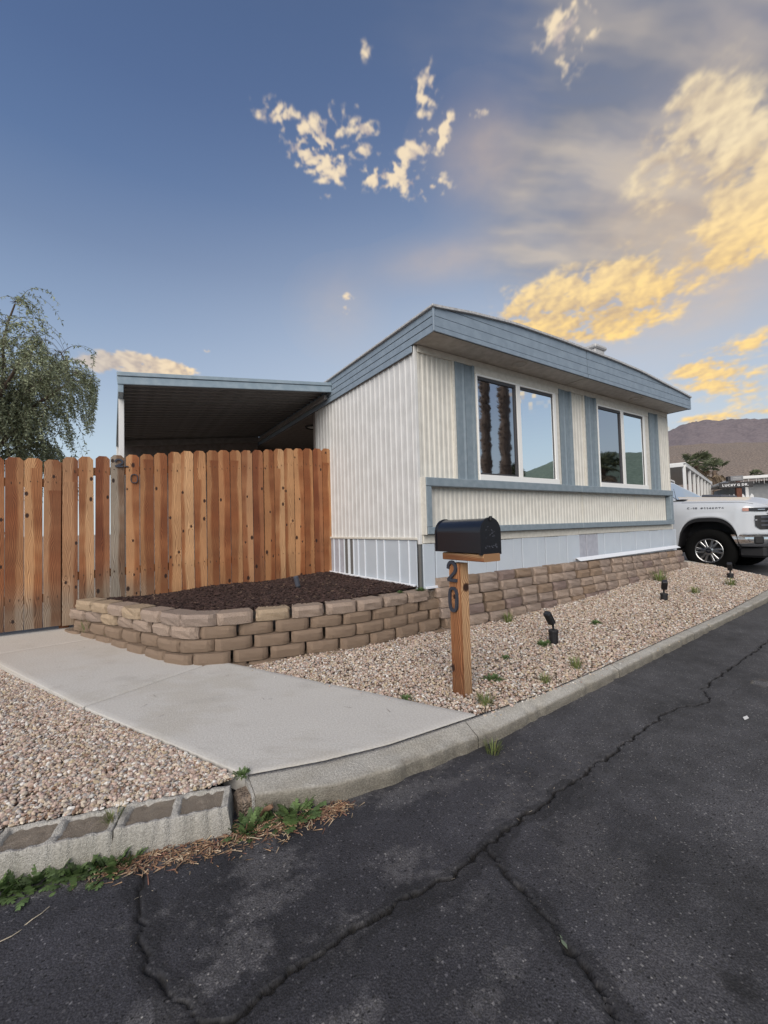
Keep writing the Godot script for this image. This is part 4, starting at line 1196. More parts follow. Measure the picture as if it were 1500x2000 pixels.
# ---------------------------------------------------------------- fence
func picket(sd: int, w: float, h: float, hue: Color, foot: Color, foot_h: float) -> ArrayMesh:
	# dog-eared board, its foot at the origin, face towards +z
	var r := RandomNumberGenerator.new(); r.seed = sd
	var st := new_st()
	var ys := [0.0, foot_h * 0.5, foot_h, foot_h + 0.12, h * 0.5, h * 0.8, h - 0.032, h]
	var th := 0.016
	var u0 := r.randf_range(0.0, 0.06); var flip := r.randf() < 0.5; var v0 := r.randf() * 0.3
	var bow := r.randf_range(-0.004, 0.004)
	var pt := func(k: int, s: float, z: float) -> Vector3:
		var y: float = ys[k]
		var ww: float = w * 0.5 - (0.031 if k == 7 else 0.0)
		return Vector3(s * ww + bow * sin(PI * y / h), y, z)
	var vert := func(p: Vector3) -> void:
		var t: float = smoothstep(foot_h * 0.55, foot_h + 0.10, p.y)
		st.set_color(foot.lerp(hue, t))
		var u := (p.x / w + 0.5) * 0.94 + u0
		st.set_uv(Vector2(1.0 - u if flip else u, 1.0 - p.y / 1.9 - v0))
		st.add_vertex(p)
	for k in 7:
		var a: Vector3 = pt.call(k, -1.0, th); var b: Vector3 = pt.call(k + 1, -1.0, th)
		var c: Vector3 = pt.call(k + 1, 1.0, th); var d: Vector3 = pt.call(k, 1.0, th)
		for p in [a, b, c, a, c, d]: vert.call(p)
		var a2 := Vector3(a.x, a.y, 0); var b2 := Vector3(b.x, b.y, 0); var c2 := Vector3(c.x, c.y, 0); var d2 := Vector3(d.x, d.y, 0)
		for p in [d2, c2, b2, d2, b2, a2]: vert.call(p)
		for p in [a2, b2, b, a2, b, a]: vert.call(p)
		for p in [d, c, c2, d, c2, d2]: vert.call(p)
	var e: Vector3 = pt.call(7, -1.0, th); var f: Vector3 = pt.call(7, 1.0, th)
	for p in [e, Vector3(e.x, e.y, 0), Vector3(f.x, f.y, 0), e, Vector3(f.x, f.y, 0), f]: vert.call(p)
	return done(st)

func wood_bar(size: Vector3, hue: Color, kind: int) -> Array:
	var st := new_st()
	st.set_color(hue)
	cbox(st, size, Transform3D(), 0.005)
	return [done(st), kind]

func stroke(pts: Array, w: float, xf: Transform3D, depth := 0.006) -> ArrayMesh:
	# a numeral drawn as a flat bent bar
	var st := new_st()
	for k in pts.size() - 1:
		var a: Vector2 = pts[k]; var b: Vector2 = pts[k + 1]
		var d := (b - a).normalized(); var n := Vector2(-d.y, d.x) * w * 0.5
		a -= d * w * 0.28; b += d * w * 0.28
		prism(st, PackedVector2Array([a + n, b + n, b - n, a - n]), 0.0, depth + 0.0003 * k, xf)
	return done(st)

func two_pts(w: float, h: float) -> Array:
	var p: Array = []
	for k in 11:
		var t := PI - k / 10.0 * PI * 1.22
		p.append(Vector2(cos(t) * w * 0.5, h * 0.70 + sin(t) * h * 0.28))
	p.append(Vector2(-w * 0.46, 0.02)); p.append(Vector2(w * 0.52, 0.02))
	return p

func zero_pts(w: float, h: float) -> Array:
	var p: Array = []
	for k in 25:
		var t := TAU * k / 24.0
		p.append(Vector2(signf(cos(t)) * pow(absf(cos(t)), 0.7) * w * 0.5, h * 0.5 + signf(sin(t)) * pow(absf(sin(t)), 0.75) * h * 0.5))
	return p

func build_fence() -> void:
	var r := RandomNumberGenerator.new(); r.seed = 81
	var hues := [Color(0.68, 0.37, 0.18), Color(0.55, 0.275, 0.125), Color(0.76, 0.46, 0.25), Color(0.42, 0.185, 0.085), Color(0.58, 0.325, 0.175), Color(0.72, 0.41, 0.205)]
	var grey := Color(0.33, 0.265, 0.21)
	var front := -2.046
	var gate := thing("wooden_gate", "lower row of gapped wooden pickets with greyed feet at the photo's left edge", "gate")
	var xs := [-4.13, -3.99, -3.852, -3.712, -3.577, -3.415, -3.293, -3.174, -3.055 - 0.0]
	xs = [-4.36, -4.213, -4.066, -3.918, -3.770, -3.622, -3.475, -3.328, -3.180]
	for k in xs.size():
		var hue: Color = hues[[3, 0, 2, 1, 3, 0, 1, 5, 4][k]]
		put("picket", picket(500 + k, 0.1405, 1.715 + r.randf_range(-0.006, 0.006), hue * 0.92, grey * 1.1, 0.36), M.wood[[0, 1, 2, 3, 0, 1, 0, 2, 0][k]], gate, Transform3D(Basis(Vector3.BACK, r.randf_range(-0.003, 0.003)), Vector3(xs[k], 0.128, front - 0.016)))
	var nails := new_st()
	for k in xs.size():
		for y in [0.42, 1.60]:
			for sx in [-0.03, 0.035]: cbox(nails, Vector3(0.007, 0.007 + 0.03 * r.randf() * r.randf(), 0.003), Transform3D(Basis(), Vector3(xs[k] + sx + r.randf_range(-0.006, 0.006), y + r.randf_range(-0.02, 0.02), front + 0.001)), 0.001)
	put("nails", done(nails), M.rust, gate).set_meta("kind", "stuff")
	for y in [0.42, 1.60]:
		var b := wood_bar(Vector3(1.30, 0.085, 0.036), hues[0], 0)
		put("rail", b[0], M.wood[0], gate, Transform3D(Basis(), Vector3(-3.77, y, front - 0.036)))
	var fence := thing("wooden_fence", "stepped row of orange-brown dog-eared pickets behind the mulch bed", "fence")
	var tops := [[-3.05, 1.878], [-2.78, 1.905], [-2.64, 1.928], [-2.36, 1.956], [-1.95, 2.026], [-1.53, 2.07], [-1.1, 2.104], [-0.69, 2.161], [0.0, 2.217]]
	var x := -3.036; var k := 0
	nails = new_st()
	while x < -0.06:
		var hue: Color = hues[[4, 2, 3, 0, 0, 1, 1, 5, 2, 0, 1, 1, 0, 4, 3, 1, 2, 5, 0, 1, 3, 0][k % 22]] * r.randf_range(0.86, 1.06)
		var ft := Color(0.40, 0.28, 0.19)
		var top := table(tops, x)
		var bottom: float = min(0.30, 0.12 + k * 0.05) if x < -1.7 else table([[-1.7, 0.32], [0.0, 0.43]], x)
		var fh := 0.26
		if k < 3: ft = Color(0.40, 0.31, 0.235); fh = 0.45
		if k == 3: hue = Color(0.40, 0.355, 0.30); ft = Color(0.34, 0.31, 0.27)
		if k > 5: ft = hue * 0.92
		var lean := r.randf_range(-0.003, 0.003)
		var p := put("picket", picket(530 + k, 0.1345 - (0.005 if k < 5 else 0.0), top - bottom, hue, ft, fh), M.wood[[1, 2, 4, 2, 3, 0, 4, 1, 1, 2, 0, 4, 0, 3, 4, 3, 2, 1, 3, 0, 4, 0][k % 22]], fence, Transform3D(Basis(Vector3.BACK, lean), Vector3(x, bottom, front - 0.016 + r.randf_range(-0.003, 0.001))))
		for yn in [lerpf(0.62, 0.75, (x + 3.0) / 3.0), lerpf(1.72, 1.98, (x + 3.0) / 3.0)]:
			for sx in [-0.03, 0.035]: cbox(nails, Vector3(0.007, 0.007 + 0.03 * r.randf() * r.randf(), 0.003), Transform3D(Basis(), Vector3(x + sx + r.randf_range(-0.006, 0.006), yn + r.randf_range(-0.02, 0.02), front + 0.0015)), 0.001)
		if k == 3: tag(p, "weathered grey picket bearing the dark numeral 2")
		x += 0.1415; k += 1
	put("nails", done(nails), M.rust, fence).set_meta("kind", "stuff")
	for s in [[0.62, 0.75], [1.72, 1.98]]:
		var b := wood_bar(Vector3(3.05, 0.085, 0.036), hues[1], 0)
		put("rail", b[0], M.wood[0], fence, Transform3D(Basis(Vector3.BACK, atan2(s[1] - s[0], 3.0)), Vector3(-1.54, (s[0] + s[1]) * 0.5, front - 0.036)))
	for px in [-3.09, -0.04]:
		var b := wood_bar(Vector3(0.085, 1.75, 0.085), hues[3], 0)
		put("post", b[0], M.wood[0], fence, Transform3D(Basis(), Vector3(px, 0.95, front - 0.10)))
	put("numeral", stroke(two_pts(0.068, 0.100), 0.017, Transform3D(Basis(), Vector3(-2.600, 1.785, front + 0.003)), 0.008), M.iron, fence)
	put("numeral", stroke(zero_pts(0.066, 0.096), 0.008, Transform3D(Basis(), Vector3(-2.455, 1.625, front + 0.003)), 0.008), M.iron, fence)
	put("latch", box_mesh(Vector3(-2.545, 1.80, front - 0.012), Vector3(-2.51, 1.815, front + 0.012), 0.003), M.iron, fence)

# ---------------------------------------------------------------- mailbox
func build_mailbox() -> void:
	var o := thing("mailbox", "black metal mailbox on a wooden post numbered 20 at the kerb", "mailbox", Vector3(-0.782, 0, 1.397))
	var st := new_st(); st.set_color(Color(0.47, 0.275, 0.14))
	var P := picket_post(0.092, 0.855)
	put("post", P, M.wood[3], o, Transform3D(Basis(), Vector3(0, -0.05, 0)))
	var arm := picket_post(0.09, 0.36)
	put("arm", arm, M.wood[1], o, Transform3D(Basis(Vector3(1.55, 0, 0), Vector3(0, 0, 1.0), Vector3(0, -0.52, 0)), Vector3(0.0, 0.852, -0.07)))
	# half-round shell along z
	var prof := func(w: float, hh: float, k: int) -> Vector2:
		if k == 0: return Vector2(-w, 0)
		if k == 20: return Vector2(w, 0)
		var t := PI - PI * (k - 1) / 18.0
		return Vector2(cos(t) * w, hh - w + sin(t) * w)
	var y0 := 0.881
	st = SurfaceTool.new(); st.begin(Mesh.PRIMITIVE_TRIANGLES); st.set_smooth_group(0)
	for k in 20:
		var a: Vector2 = prof.call(0.083, 0.205, k); var b: Vector2 = prof.call(0.083, 0.205, k + 1)
		st.set_smooth_group(1 if k > 0 and k < 19 else 2 + k)
		oquad(st, Vector3(a.x, a.y + y0, -0.115), Vector3(b.x, b.y + y0, -0.115), Vector3(b.x, b.y + y0, 0.275), Vector3(a.x, a.y + y0, 0.275), Vector3(0, y0 + 0.1, 0.08))
	st.set_smooth_group(-1)
	quad(st, Vector3(-0.083, y0, -0.115), Vector3(0.083, y0, -0.115), Vector3(0.083, y0, 0.275), Vector3(-0.083, y0, 0.275))
	var body := put("shell", done(st), M.black_gloss, o)
	for e in [[-0.122, -0.110, "back_plate"], [0.272, 0.286, "door"]]:
		st = new_st()
		var poly := PackedVector2Array()
		for k in 21:
			var q: Vector2 = prof.call(0.088, 0.211, k)
			poly.append(Vector2(q.x, q.y + y0 - (0.012 if q.y < 0.01 and e[2] == "door" else 0.0)))
		prism(st, poly, e[0], e[1])
		var d := put(e[2], done(st), M.black_gloss, o)
		if e[2] == "door":
			st = new_st()
			cbox(st, Vector3(0.018, 0.03, 0.016), Transform3D(Basis(), Vector3(0, y0 + 0.203, 0.289)), 0.004)
			put("latch", done(st), M.black, d)
			# worn glue marks of old stickers
			var r := RandomNumberGenerator.new(); r.seed = 14
			st = new_st()
			for k in 34:
				var p := Vector2(r.randf_range(-0.04, 0.03), r.randf_range(0.085, 0.155)) if k < 14 else Vector2(r.randf_range(-0.055, 0.055), r.randf_range(0.028, 0.05))
				cbox(st, Vector3(r.randf_range(0.003, 0.012), r.randf_range(0.002, 0.006), 0.0012), Transform3D(Basis(Vector3.BACK, r.randf_range(-0.9, 0.9)), Vector3(p.x, y0 + p.y, 0.2868)), 0.0005)
			put("glue_marks", done(st), M.grey_plastic, d).set_meta("kind", "stuff")
	# raised dark numerals down the post's left face
	var face := Transform3D(Basis(Vector3(0, 0, 1), Vector3.UP, Vector3(-1, 0, 0)), Vector3(-0.0475, 0, 0))
	put("numeral", stroke(two_pts(0.072, 0.138), 0.020, face.translated(Vector3(0, 0.678, -0.004)), 0.010), M.iron, o)
	put("numeral", stroke(zero_pts(0.066, 0.142), 0.018, face.translated(Vector3(0, 0.505, 0.002)), 0.010), M.iron, o)

func picket_post(w: float, h: float) -> ArrayMesh:
	var st := new_st()
	var b := 0.006; var s := w / 2
	var ring := [Vector2(-s + b, -s), Vector2(s - b, -s), Vector2(s, -s + b), Vector2(s, s - b), Vector2(s - b, s), Vector2(-s + b, s), Vector2(-s, s - b), Vector2(-s, -s + b)]
	var hue := Color(0.70, 0.44, 0.25)
	for k in 8:
		var p: Vector2 = ring[k]; var q: Vector2 = ring[(k + 1) % 8]
		var u0: float = (k / 2) * 0.37 + (0.0 if k % 2 == 0 else 0.32); var u1: float = u0 + (0.32 if k % 2 == 0 else 0.05)
		for v in [[p, 0.0, u0], [p, h, u0], [q, h, u1], [p, 0.0, u0], [q, h, u1], [q, 0.0, u1]]:
			st.set_color((hue * 0.62 if v[1] < 0.01 else hue))
			st.set_uv(Vector2(v[2], 1.0 - v[1] / 1.9))
			st.add_vertex(Vector3(v[0].x, v[1], v[0].y))
	for y in [0.0, h]:
		for k in range(1, 7):
			st.set_color(hue); st.set_uv(Vector2(0.5, 0.5))
			otri(st, Vector3(ring[0].x, y, ring[0].y), Vector3(ring[k].x, y, ring[k].y), Vector3(ring[k + 1].x, y, ring[k + 1].y), Vector3(0, h / 2, 0))
	return done(st)

# ---------------------------------------------------------------- garden lights
func build_spots() -> void:
	var o := thing("landscape_light", "black adjustable spotlight on a stake nearest the mailbox in the gravel", "garden light", Vector3(0.60, gravel_y(0.6, 1.10), 1.105), "black garden spotlights")
	var st := new_st()
	lathe(st, [Vector2(0.0, 0.115), Vector2(0.040, 0.115), Vector2(0.043, 0.11), Vector2(0.043, 0.095), Vector2(0.040, 0.093), Vector2(0.036, -0.03), Vector2(0, -0.03)], 16)
	put("base", done(st), M.black, o)
	st = new_st()
	tube(st, PackedVector3Array([Vector3(0, 0.11, 0), Vector3(0, 0.145, 0), Vector3(-0.012, 0.175, 0.0)]), 0.010, 0.010, 8)
	put("bracket", done(st), M.black, o)
	st = new_st()
	cbox(st, Vector3(0.125, 0.050, 0.060), Transform3D(Basis(Vector3.BACK, -0.98), Vector3(-0.047, 0.222, 0.0)), 0.008)
	var hd := put("head", done(st), M.black, o)
	st = new_st()
	cbox(st, Vector3(0.004, 0.042, 0.052), Transform3D(Basis(Vector3.BACK, -0.98), Vector3(-0.047, 0.222, 0.0) + Basis(Vector3.BACK, -0.98) * Vector3(-0.064, 0, 0)), 0.001)
	put("lens", done(st), M.lens, hd)
	copy_of(o, Vector3(3.02, gravel_y(3.02, 0.97) - 0.03, 0.97), 0.6, "black adjustable spotlight standing midway along the gravel bed")
	copy_of(o, Vector3(5.15, gravel_y(5.15, 0.98) - 0.04, 0.98), 0.25, "black adjustable spotlight in the gravel nearest the white truck")
	var m := thing("landscape_light", "grey tube spotlight leaning in the dark mulch before the fence", "garden light", Vector3(-0.95, mulch_y(-0.95, -0.98), -0.98), "black garden spotlights")
	st = new_st()
	lathe(st, [Vector2(0.0, 0.0), Vector2(0.024, 0.0), Vector2(0.027, 0.01), Vector2(0.027, 0.115), Vector2(0.023, 0.12), Vector2(0.0, 0.112)], 14, Transform3D(Basis(Vector3.BACK, 0.22), Vector3(0, 0.015, 0)))
	put("tube", done(st), M.grey_plastic, m)
	st = new_st()
	lathe(st, [Vector2(0.012, -0.03), Vector2(0.03, -0.01), Vector2(0.03, 0.012), Vector2(0.0, 0.02)], 12, Transform3D(Basis(Vector3.BACK, 0.22), Vector3(0, 0.01, 0)))
	put("base", done(st), M.black, m)

# ---------------------------------------------------------------- pickup truck, nose towards +z
func loft(st: SurfaceTool, zs: Array, prof: Callable) -> void:
	var prev: Array = []
	for z in zs:
		var cur: Array = prof.call(z)
		if prev.size():
			for k in cur.size() - 1:
				for s in [-1.0, 1.0]:
					var a := Vector3(prev[k].x * s, prev[k].y, prev[k].z); var b := Vector3(prev[k + 1].x * s, prev[k + 1].y, prev[k + 1].z)
					var c := Vector3(cur[k + 1].x * s, cur[k + 1].y, cur[k + 1].z); var d := Vector3(cur[k].x * s, cur[k].y, cur[k].z)
					if s < 0: quad(st, a, b, c, d)
					else: quad(st, d, c, b, a)
		prev = cur

func build_truck() -> void:
	var T := Vector3(7.67, 0.035, 0.193)
	var o := thing("pickup_truck", "white pickup truck parked beside the mobile home, nose towards the street", "pickup truck", T)
	var arch := func(z: float, a: float, b: float) -> float:
		var t: float = clamp(1.0 - pow(absf(z) / a, 3.2), 0.0, 1.0)
		return 0.42 + b * pow(t, 0.50)
	var st := SurfaceTool.new(); st.begin(Mesh.PRIMITIVE_TRIANGLES); st.set_smooth_group(0)
	var zs: Array = []
	for k in 56: zs.append(lerp(-0.95, 0.86, k / 55.0))
	loft(st, zs, func(z):
		var w: float = table([[-0.95, 0.985], [-0.55, 1.0], [0.45, 1.0], [0.58, 0.975], [0.72, 0.91], [0.80, 0.84], [0.86, 0.74]], z)
		var flare: float = 0.03 * exp(-pow(z / 0.50, 4.0))
		var yb: float = arch.call(z, 0.485, 0.60) if absf(z) < 0.485 else (0.45 if z < 0.0 else 0.70)
		var dz: float = clamp((z - 0.45) / 0.40, 0.0, 1.0)
		var sh: float = 1.345 - 0.05 * (z + 0.3) - 0.11 * dz * dz
		var ce: float = 1.455 - 0.075 * (z + 0.3) - 0.14 * dz * dz
		var ln: float = max(yb + 0.06, 1.06)
		return [Vector3(w + flare - 0.02, yb, z), Vector3(w + flare, yb + 0.012, z), Vector3(w + flare, yb + 0.05, z), Vector3(w + 0.35 * flare, ln, z), Vector3(w + 0.004, max(ln + 0.01, 1.13), z), Vector3(w - 0.012, max(ln + 0.02, 1.20), z), Vector3(w - 0.05, sh - 0.045, z), Vector3(w - 0.10, sh, z), Vector3(w - 0.20, sh + 0.02, z), Vector3(0.60, ce - 0.045, z), Vector3(0.52, ce - 0.01, z), Vector3(0, ce, z)])
	put("front_body", done(st), M.paint, o)
	# shut lines: hood edge and the front of the door
	for s in [-1.0, 1.0]:
		st = new_st()
		for k in 12:
			var za: float = lerp(-0.42, 0.66, k / 12.0); var zb: float = lerp(-0.42, 0.66, (k + 1) / 12.0)
			var ya: float = 1.345 - 0.05 * (za + 0.3) - 0.11 * pow(clamp((za - 0.45) / 0.40, 0.0, 1.0), 2.0) - 0.020; var yb2: float = 1.345 - 0.05 * (zb + 0.3) - 0.11 * pow(clamp((zb - 0.45) / 0.40, 0.0, 1.0), 2.0) - 0.020
			var wa: float = table([[-0.95, 0.985], [-0.55, 1.0], [0.45, 1.0], [0.58, 0.975], [0.72, 0.91]], za) + 0.03 * exp(-pow(za / 0.5, 4.0)) * 0.0 - 0.076; var wb: float = table([[-0.95, 0.985], [-0.55, 1.0], [0.45, 1.0], [0.58, 0.975], [0.72, 0.91]], zb) - 0.076
			cbox(st, Vector3(0.006, 0.007, (zb - za) * 1.02), Transform3D(Basis.looking_at(Vector3(s * (wb - wa), yb2 - ya, zb - za), Vector3.UP), Vector3(s * (wa + wb) * 0.5, (ya + yb2) * 0.5, (za + zb) * 0.5)), 0.002)
		put("hood_seam", done(st), M.black, o)
	# hood scoop and cowl in black
	put("cowl", box_mesh(Vector3(-0.86, 1.36, -0.62), Vector3(0.86, 1.405, -0.40), 0.01), M.black, o)
	st = new_st()
	cbox(st, Vector3(0.80, 0.05, 0.34), Transform3D(Basis(Vector3.RIGHT, 0.07), Vector3(0, 1.455, -0.10)), 0.02)
	put("hood_scoop", done(st), M.grey_plastic, o)
	# front end
	put("front_panel", box_mesh(Vector3(-0.80, 0.66, 0.70), Vector3(0.80, 1.20, 0.815), 0.02), M.paint, o)
	put("grille", box_mesh(Vector3(-0.80, 0.745, 0.80), Vector3(0.80, 1.06, 0.845), 0.02), M.black, o)
	for y in [0.80, 0.88, 0.96, 1.03]: put("grille_bar", box_mesh(Vector3(-0.74, y, 0.835), Vector3(0.74, y + 0.03, 0.868), 0.006), M.black_gloss, o)
	put("grille_trim", box_mesh(Vector3(-0.82, 1.065, 0.79), Vector3(0.82, 1.125, 0.855), 0.015), M.paint, o)
	for s in [-1.0, 1.0]:
		var hl := sub("headlight", o)
		# lamp follows the rounded corner
		for part in [[0.54, 0.62, 0.0], [0.62, 0.875, 1.0]]:
			st = SurfaceTool.new(); st.begin(Mesh.PRIMITIVE_TRIANGLES); st.set_smooth_group(0)
			for k in 8:
				var za: float = lerp(part[0], part[1], k / 8.0); var zb: float = lerp(part[0], part[1], (k + 1) / 8.0)
				var wv := [[0.45, 1.003], [0.58, 0.983], [0.72, 0.922], [0.80, 0.852], [0.86, 0.752], [0.88, 0.62]]
				var xa := table(wv, za) + 0.010; var xb := table(wv, zb) + 0.010
				var ya := 1.185 - 0.01 * za; var lo := lerpf(0.055, 0.070, (za - 0.54) / 0.33)
				oquad(st, Vector3(s * xa, ya, za), Vector3(s * xb, ya, zb), Vector3(s * xb, ya - lo, zb), Vector3(s * xa, ya - lo, za), Vector3(0, 1.1, 0.4))
			put("amber_lens" if part[2] == 0.0 else "lens", done(st), M.amber if part[2] == 0.0 else M.lens, hl)
		st = new_st()
		cbox(st, Vector3(0.10, 0.016, 0.03), Transform3D(Basis(Vector3.UP, s * 1.0), Vector3(s * 0.90, 1.145, 0.768)), 0.004)
		put("lamp_bar", done(st), M.chrome, hl)
		st = new_st()
		lathe(st, [Vector2(0.0, 0.012), Vector2(0.025, 0.01), Vector2(0.028, 0.0)], 12, Transform3D(Basis(Vector3(1, 0, 0), Vector3(0, 0, 1), Vector3(0, -1, 0)), Vector3(s * 0.71, 0.93, 0.845)))
		put("fog_lamp", done(st), M.chrome, o)
	# dark grille ends wrap round the corners
	for s in [-1.0, 1.0]:
		var wv := [[0.58, 0.976], [0.72, 0.914], [0.80, 0.845], [0.86, 0.745], [0.88, 0.62]]
		st = SurfaceTool.new(); st.begin(Mesh.PRIMITIVE_TRIANGLES); st.set_smooth_group(0)
		for k in 10:
			var za: float = lerp(0.69, 0.878, k / 10.0); var zb: float = lerp(0.69, 0.878, (k + 1) / 10.0)
			var xa := table(wv, za) + 0.016; var xb := table(wv, zb) + 0.016
			var la := lerpf(0.86, 0.80, minf(k / 3.0, 1.0)); var lb := lerpf(0.86, 0.80, minf((k + 1) / 3.0, 1.0))
			oquad(st, Vector3(s * xa, 1.045, za), Vector3(s * xb, 1.045, zb), Vector3(s * xb, lb, zb), Vector3(s * xa, la, za), Vector3(0, 0.9, 0.4))
		var ge := put("grille_end", done(st), M.black, o)
		for y in [0.86, 0.93, 1.0]:
			st = new_st()
			for k in 6:
				var za: float = lerp(0.76, 0.878, k / 6.0); var zb: float = lerp(0.76, 0.878, (k + 1) / 6.0)
				var a: Vector3 = Vector3(s * (table(wv, za) + 0.024), y, za); var b: Vector3 = Vector3(s * (table(wv, zb) + 0.024), y, zb)
				quad(st, a, b, b + Vector3(0, 0.022, 0), a + Vector3(0, 0.022, 0))
			put("grille_bar", done(st), M.grey_plastic, ge)
		st = new_st()
		cbox(st, Vector3(0.012, 0.022, 0.035), Transform3D(Basis(Vector3.UP, -s * 0.45), Vector3(s * 0.945, 0.965, 0.705)), 0.004)
		put("marker", done(st), M.chrome, ge)
	# chrome bumper
	st = SurfaceTool.new(); st.begin(Mesh.PRIMITIVE_TRIANGLES); st.set_smooth_group(0)
	var plan := [Vector2(-1.005, 0.36), Vector2(-1.005, 0.55), Vector2(-0.985, 0.68), Vector2(-0.92, 0.80), Vector2(-0.78, 0.89), Vector2(-0.5, 0.93), Vector2(0, 0.95)]
	for s in [1.0, -1.0]:
		for k in plan.size() - 1:
			var sec := [[0.0, 0.705, -0.03], [0.0, 0.71, 0.0], [0.0, 0.66, 0.012], [0.0, 0.585, 0.010], [0.0, 0.53, 0.0], [0.0, 0.50, -0.03]]
			for j in sec.size() - 1:
				var q: Array = []
				for e in [[k, j], [k + 1, j], [k + 1, j + 1], [k, j + 1]]:
					var p: Vector2 = plan[e[0]]
					var nd: Vector2 = Vector2(p.x, p.y - 0.2).normalized()
					var cut: float = 0.09 * (0.71 - sec[e[1]][1]) / 0.21 if e[0] == 0 else 0.0
					q.append(Vector3(s * (p.x + nd.x * sec[e[1]][2]), sec[e[1]][1], p.y + nd.y * sec[e[1]][2] + cut))
				oquad(st, q[0], q[1], q[2], q[3], Vector3(0, 0.6, 0.2))
	var bp := put("bumper", done(st), M.chrome, o)
	for s in [-1.0, 1.0]:
		st = new_st()
		cbox(st, Vector3(0.13, 0.13, 0.06), Transform3D(Basis(Vector3.UP, s * 1.25), Vector3(s * 0.972, 0.615, 0.735)), 0.02)  # solid black box stands for the darkness of a hole in the bumper
		put("bumper_hole_dark", done(st), M.black, bp)
		st = new_st()
		cbox(st, Vector3(0.06, 0.12, 0.05), Transform3D(Basis(Vector3.UP, s * 0.2), Vector3(s * 0.52, 0.62, 0.925)), 0.015)
		put("tow_hook", done(st), M.black_gloss, bp)
	put("air_dam", box_mesh(Vector3(-0.90, 0.30, 0.42), Vector3(0.90, 0.50, 0.80), 0.04), M.black, o)
	put("chassis", box_mesh(Vector3(-0.70, 0.34, -4.6), Vector3(0.70, 0.62, 0.5), 0.02), M.black, o)
	# wheel wells
	for s in [-1.0, 1.0]:
		st = new_st()
		for k in 20:
			var za: float = lerp(-0.484, 0.484, k / 20.0); var zb: float = lerp(-0.484, 0.484, (k + 1) / 20.0)
			var a: Vector3 = Vector3(s * 1.01, arch.call(za, 0.485, 0.60) - 0.004, za); var b: Vector3 = Vector3(s * 1.01, arch.call(zb, 0.485, 0.60) - 0.004, zb)
			var ai := Vector3(s * 0.62, a.y, za); var bi := Vector3(s * 0.62, b.y, zb)
			quad(st, a, b, bi, ai)
			quad(st, ai, bi, Vector3(bi.x, 0.3, zb), Vector3(ai.x, 0.3, za))
			# dark lip round the opening
			var lip := Vector3(0, -0.06, 0)
			quad(st, a + Vector3(s * 0.012, 0, 0), b + Vector3(s * 0.012, 0, 0), b + lip + Vector3(s * 0.005, 0, 0), a + lip + Vector3(s * 0.005, 0, 0))
		put("wheel_well", done(st), M.black, o)
	put("inner_body", box_mesh(Vector3(-0.60, 0.62, -0.9), Vector3(0.60, 1.25, 0.69), 0.02), M.black, o)
	# wheels
	for w in [Vector3(-0.86, 0.405, 0), Vector3(0.86, 0.405, 0), Vector3(-0.86, 0.405, -4.0), Vector3(0.86, 0.405, -4.0)]:
		var s := signf(w.x)
		var wh := sub("wheel", o, w)
		var ax := Transform3D(Basis(Vector3(0, 0, 1), Vector3(s, 0, 0), Vector3(0, 1, 0)), Vector3.ZERO)
		st = SurfaceTool.new(); st.begin(Mesh.PRIMITIVE_TRIANGLES); st.set_smooth_group(0)
		lathe(st, [Vector2(0.222, -0.11), Vector2(0.37, -0.13), Vector2(0.402, -0.10), Vector2(0.405, 0.0), Vector2(0.402, 0.09), Vector2(0.375, 0.122), Vector2(0.30, 0.13), Vector2(0.232, 0.108), Vector2(0.222, 0.09)], 40, ax)
		put("tyre", done(st), M.tyre, wh)
		st = SurfaceTool.new(); st.begin(Mesh.PRIMITIVE_TRIANGLES); st.set_smooth_group(0)
		lathe(st, [Vector2(0.198, 0.03), Vector2(0.202, 0.098), Vector2(0.212, 0.112), Vector2(0.226, 0.113), Vector2(0.230, 0.095)], 40, ax)
		for k in 6:
			for e in [-0.13, 0.13]:
				var a: float = TAU * k / 6.0 + e * 1.5 + PI / 6
				var dir := Vector3(0, cos(a), sin(a)); var tan := Vector3(0, -sin(a), cos(a))
				st.set_smooth_group(-1)
				cbox(st, Vector3(0.030, 0.150, 0.040), Transform3D(Basis(Vector3(1, 0, 0), dir, tan), dir * 0.132 + Vector3(s * 0.092, 0, 0)), 0.007)
		lathe(st, [Vector2(0.085, 0.07), Vector2(0.078, 0.104), Vector2(0.05, 0.112), Vector2(0.044, 0.10)], 24, ax)
		put("rim", done(st), M.alloy, wh)
		st = new_st()
		lathe(st, [Vector2(0.22, 0.028), Vector2(0.0, 0.028)], 24, ax)
		put("brake", done(st), M.black, wh)
		st = new_st()
		lathe(st, [Vector2(0.046, 0.10), Vector2(0.044, 0.112), Vector2(0.0, 0.114)], 20, ax)
		var hub := put("hub_cap", done(st), M.black_gloss, wh)
		st = new_st()
		prism(st, PackedVector2Array([Vector2(-0.030, -0.006), Vector2(-0.009, -0.006), Vector2(-0.006, -0.013), Vector2(0.008, -0.013), Vector2(0.010, -0.006), Vector2(0.032, -0.006), Vector2(0.028, 0.007), Vector2(0.009, 0.007), Vector2(0.006, 0.013), Vector2(-0.008, 0.013), Vector2(-0.010, 0.007), Vector2(-0.034, 0.007)]), 0.114, 0.117, Transform3D(Basis(Vector3(0, 0, -s), Vector3(0, 1, 0), Vector3(s, 0, 0)), Vector3.ZERO))
		put("emblem", done(st), M.alloy, hub)
		for k in 8:
			st = new_st()
			var a := TAU * k / 8.0
			lathe(st, [Vector2(0.009, 0.09), Vector2(0.009, 0.108), Vector2(0.0, 0.111)], 6, Transform3D(ax.basis, Vector3(0, cos(a), sin(a)) * 0.064))
			put("wheel_nut", done(st), M.black, wh)
	# cab, doors and bed
	st = SurfaceTool.new(); st.begin(Mesh.PRIMITIVE_TRIANGLES); st.set_smooth_group(0)
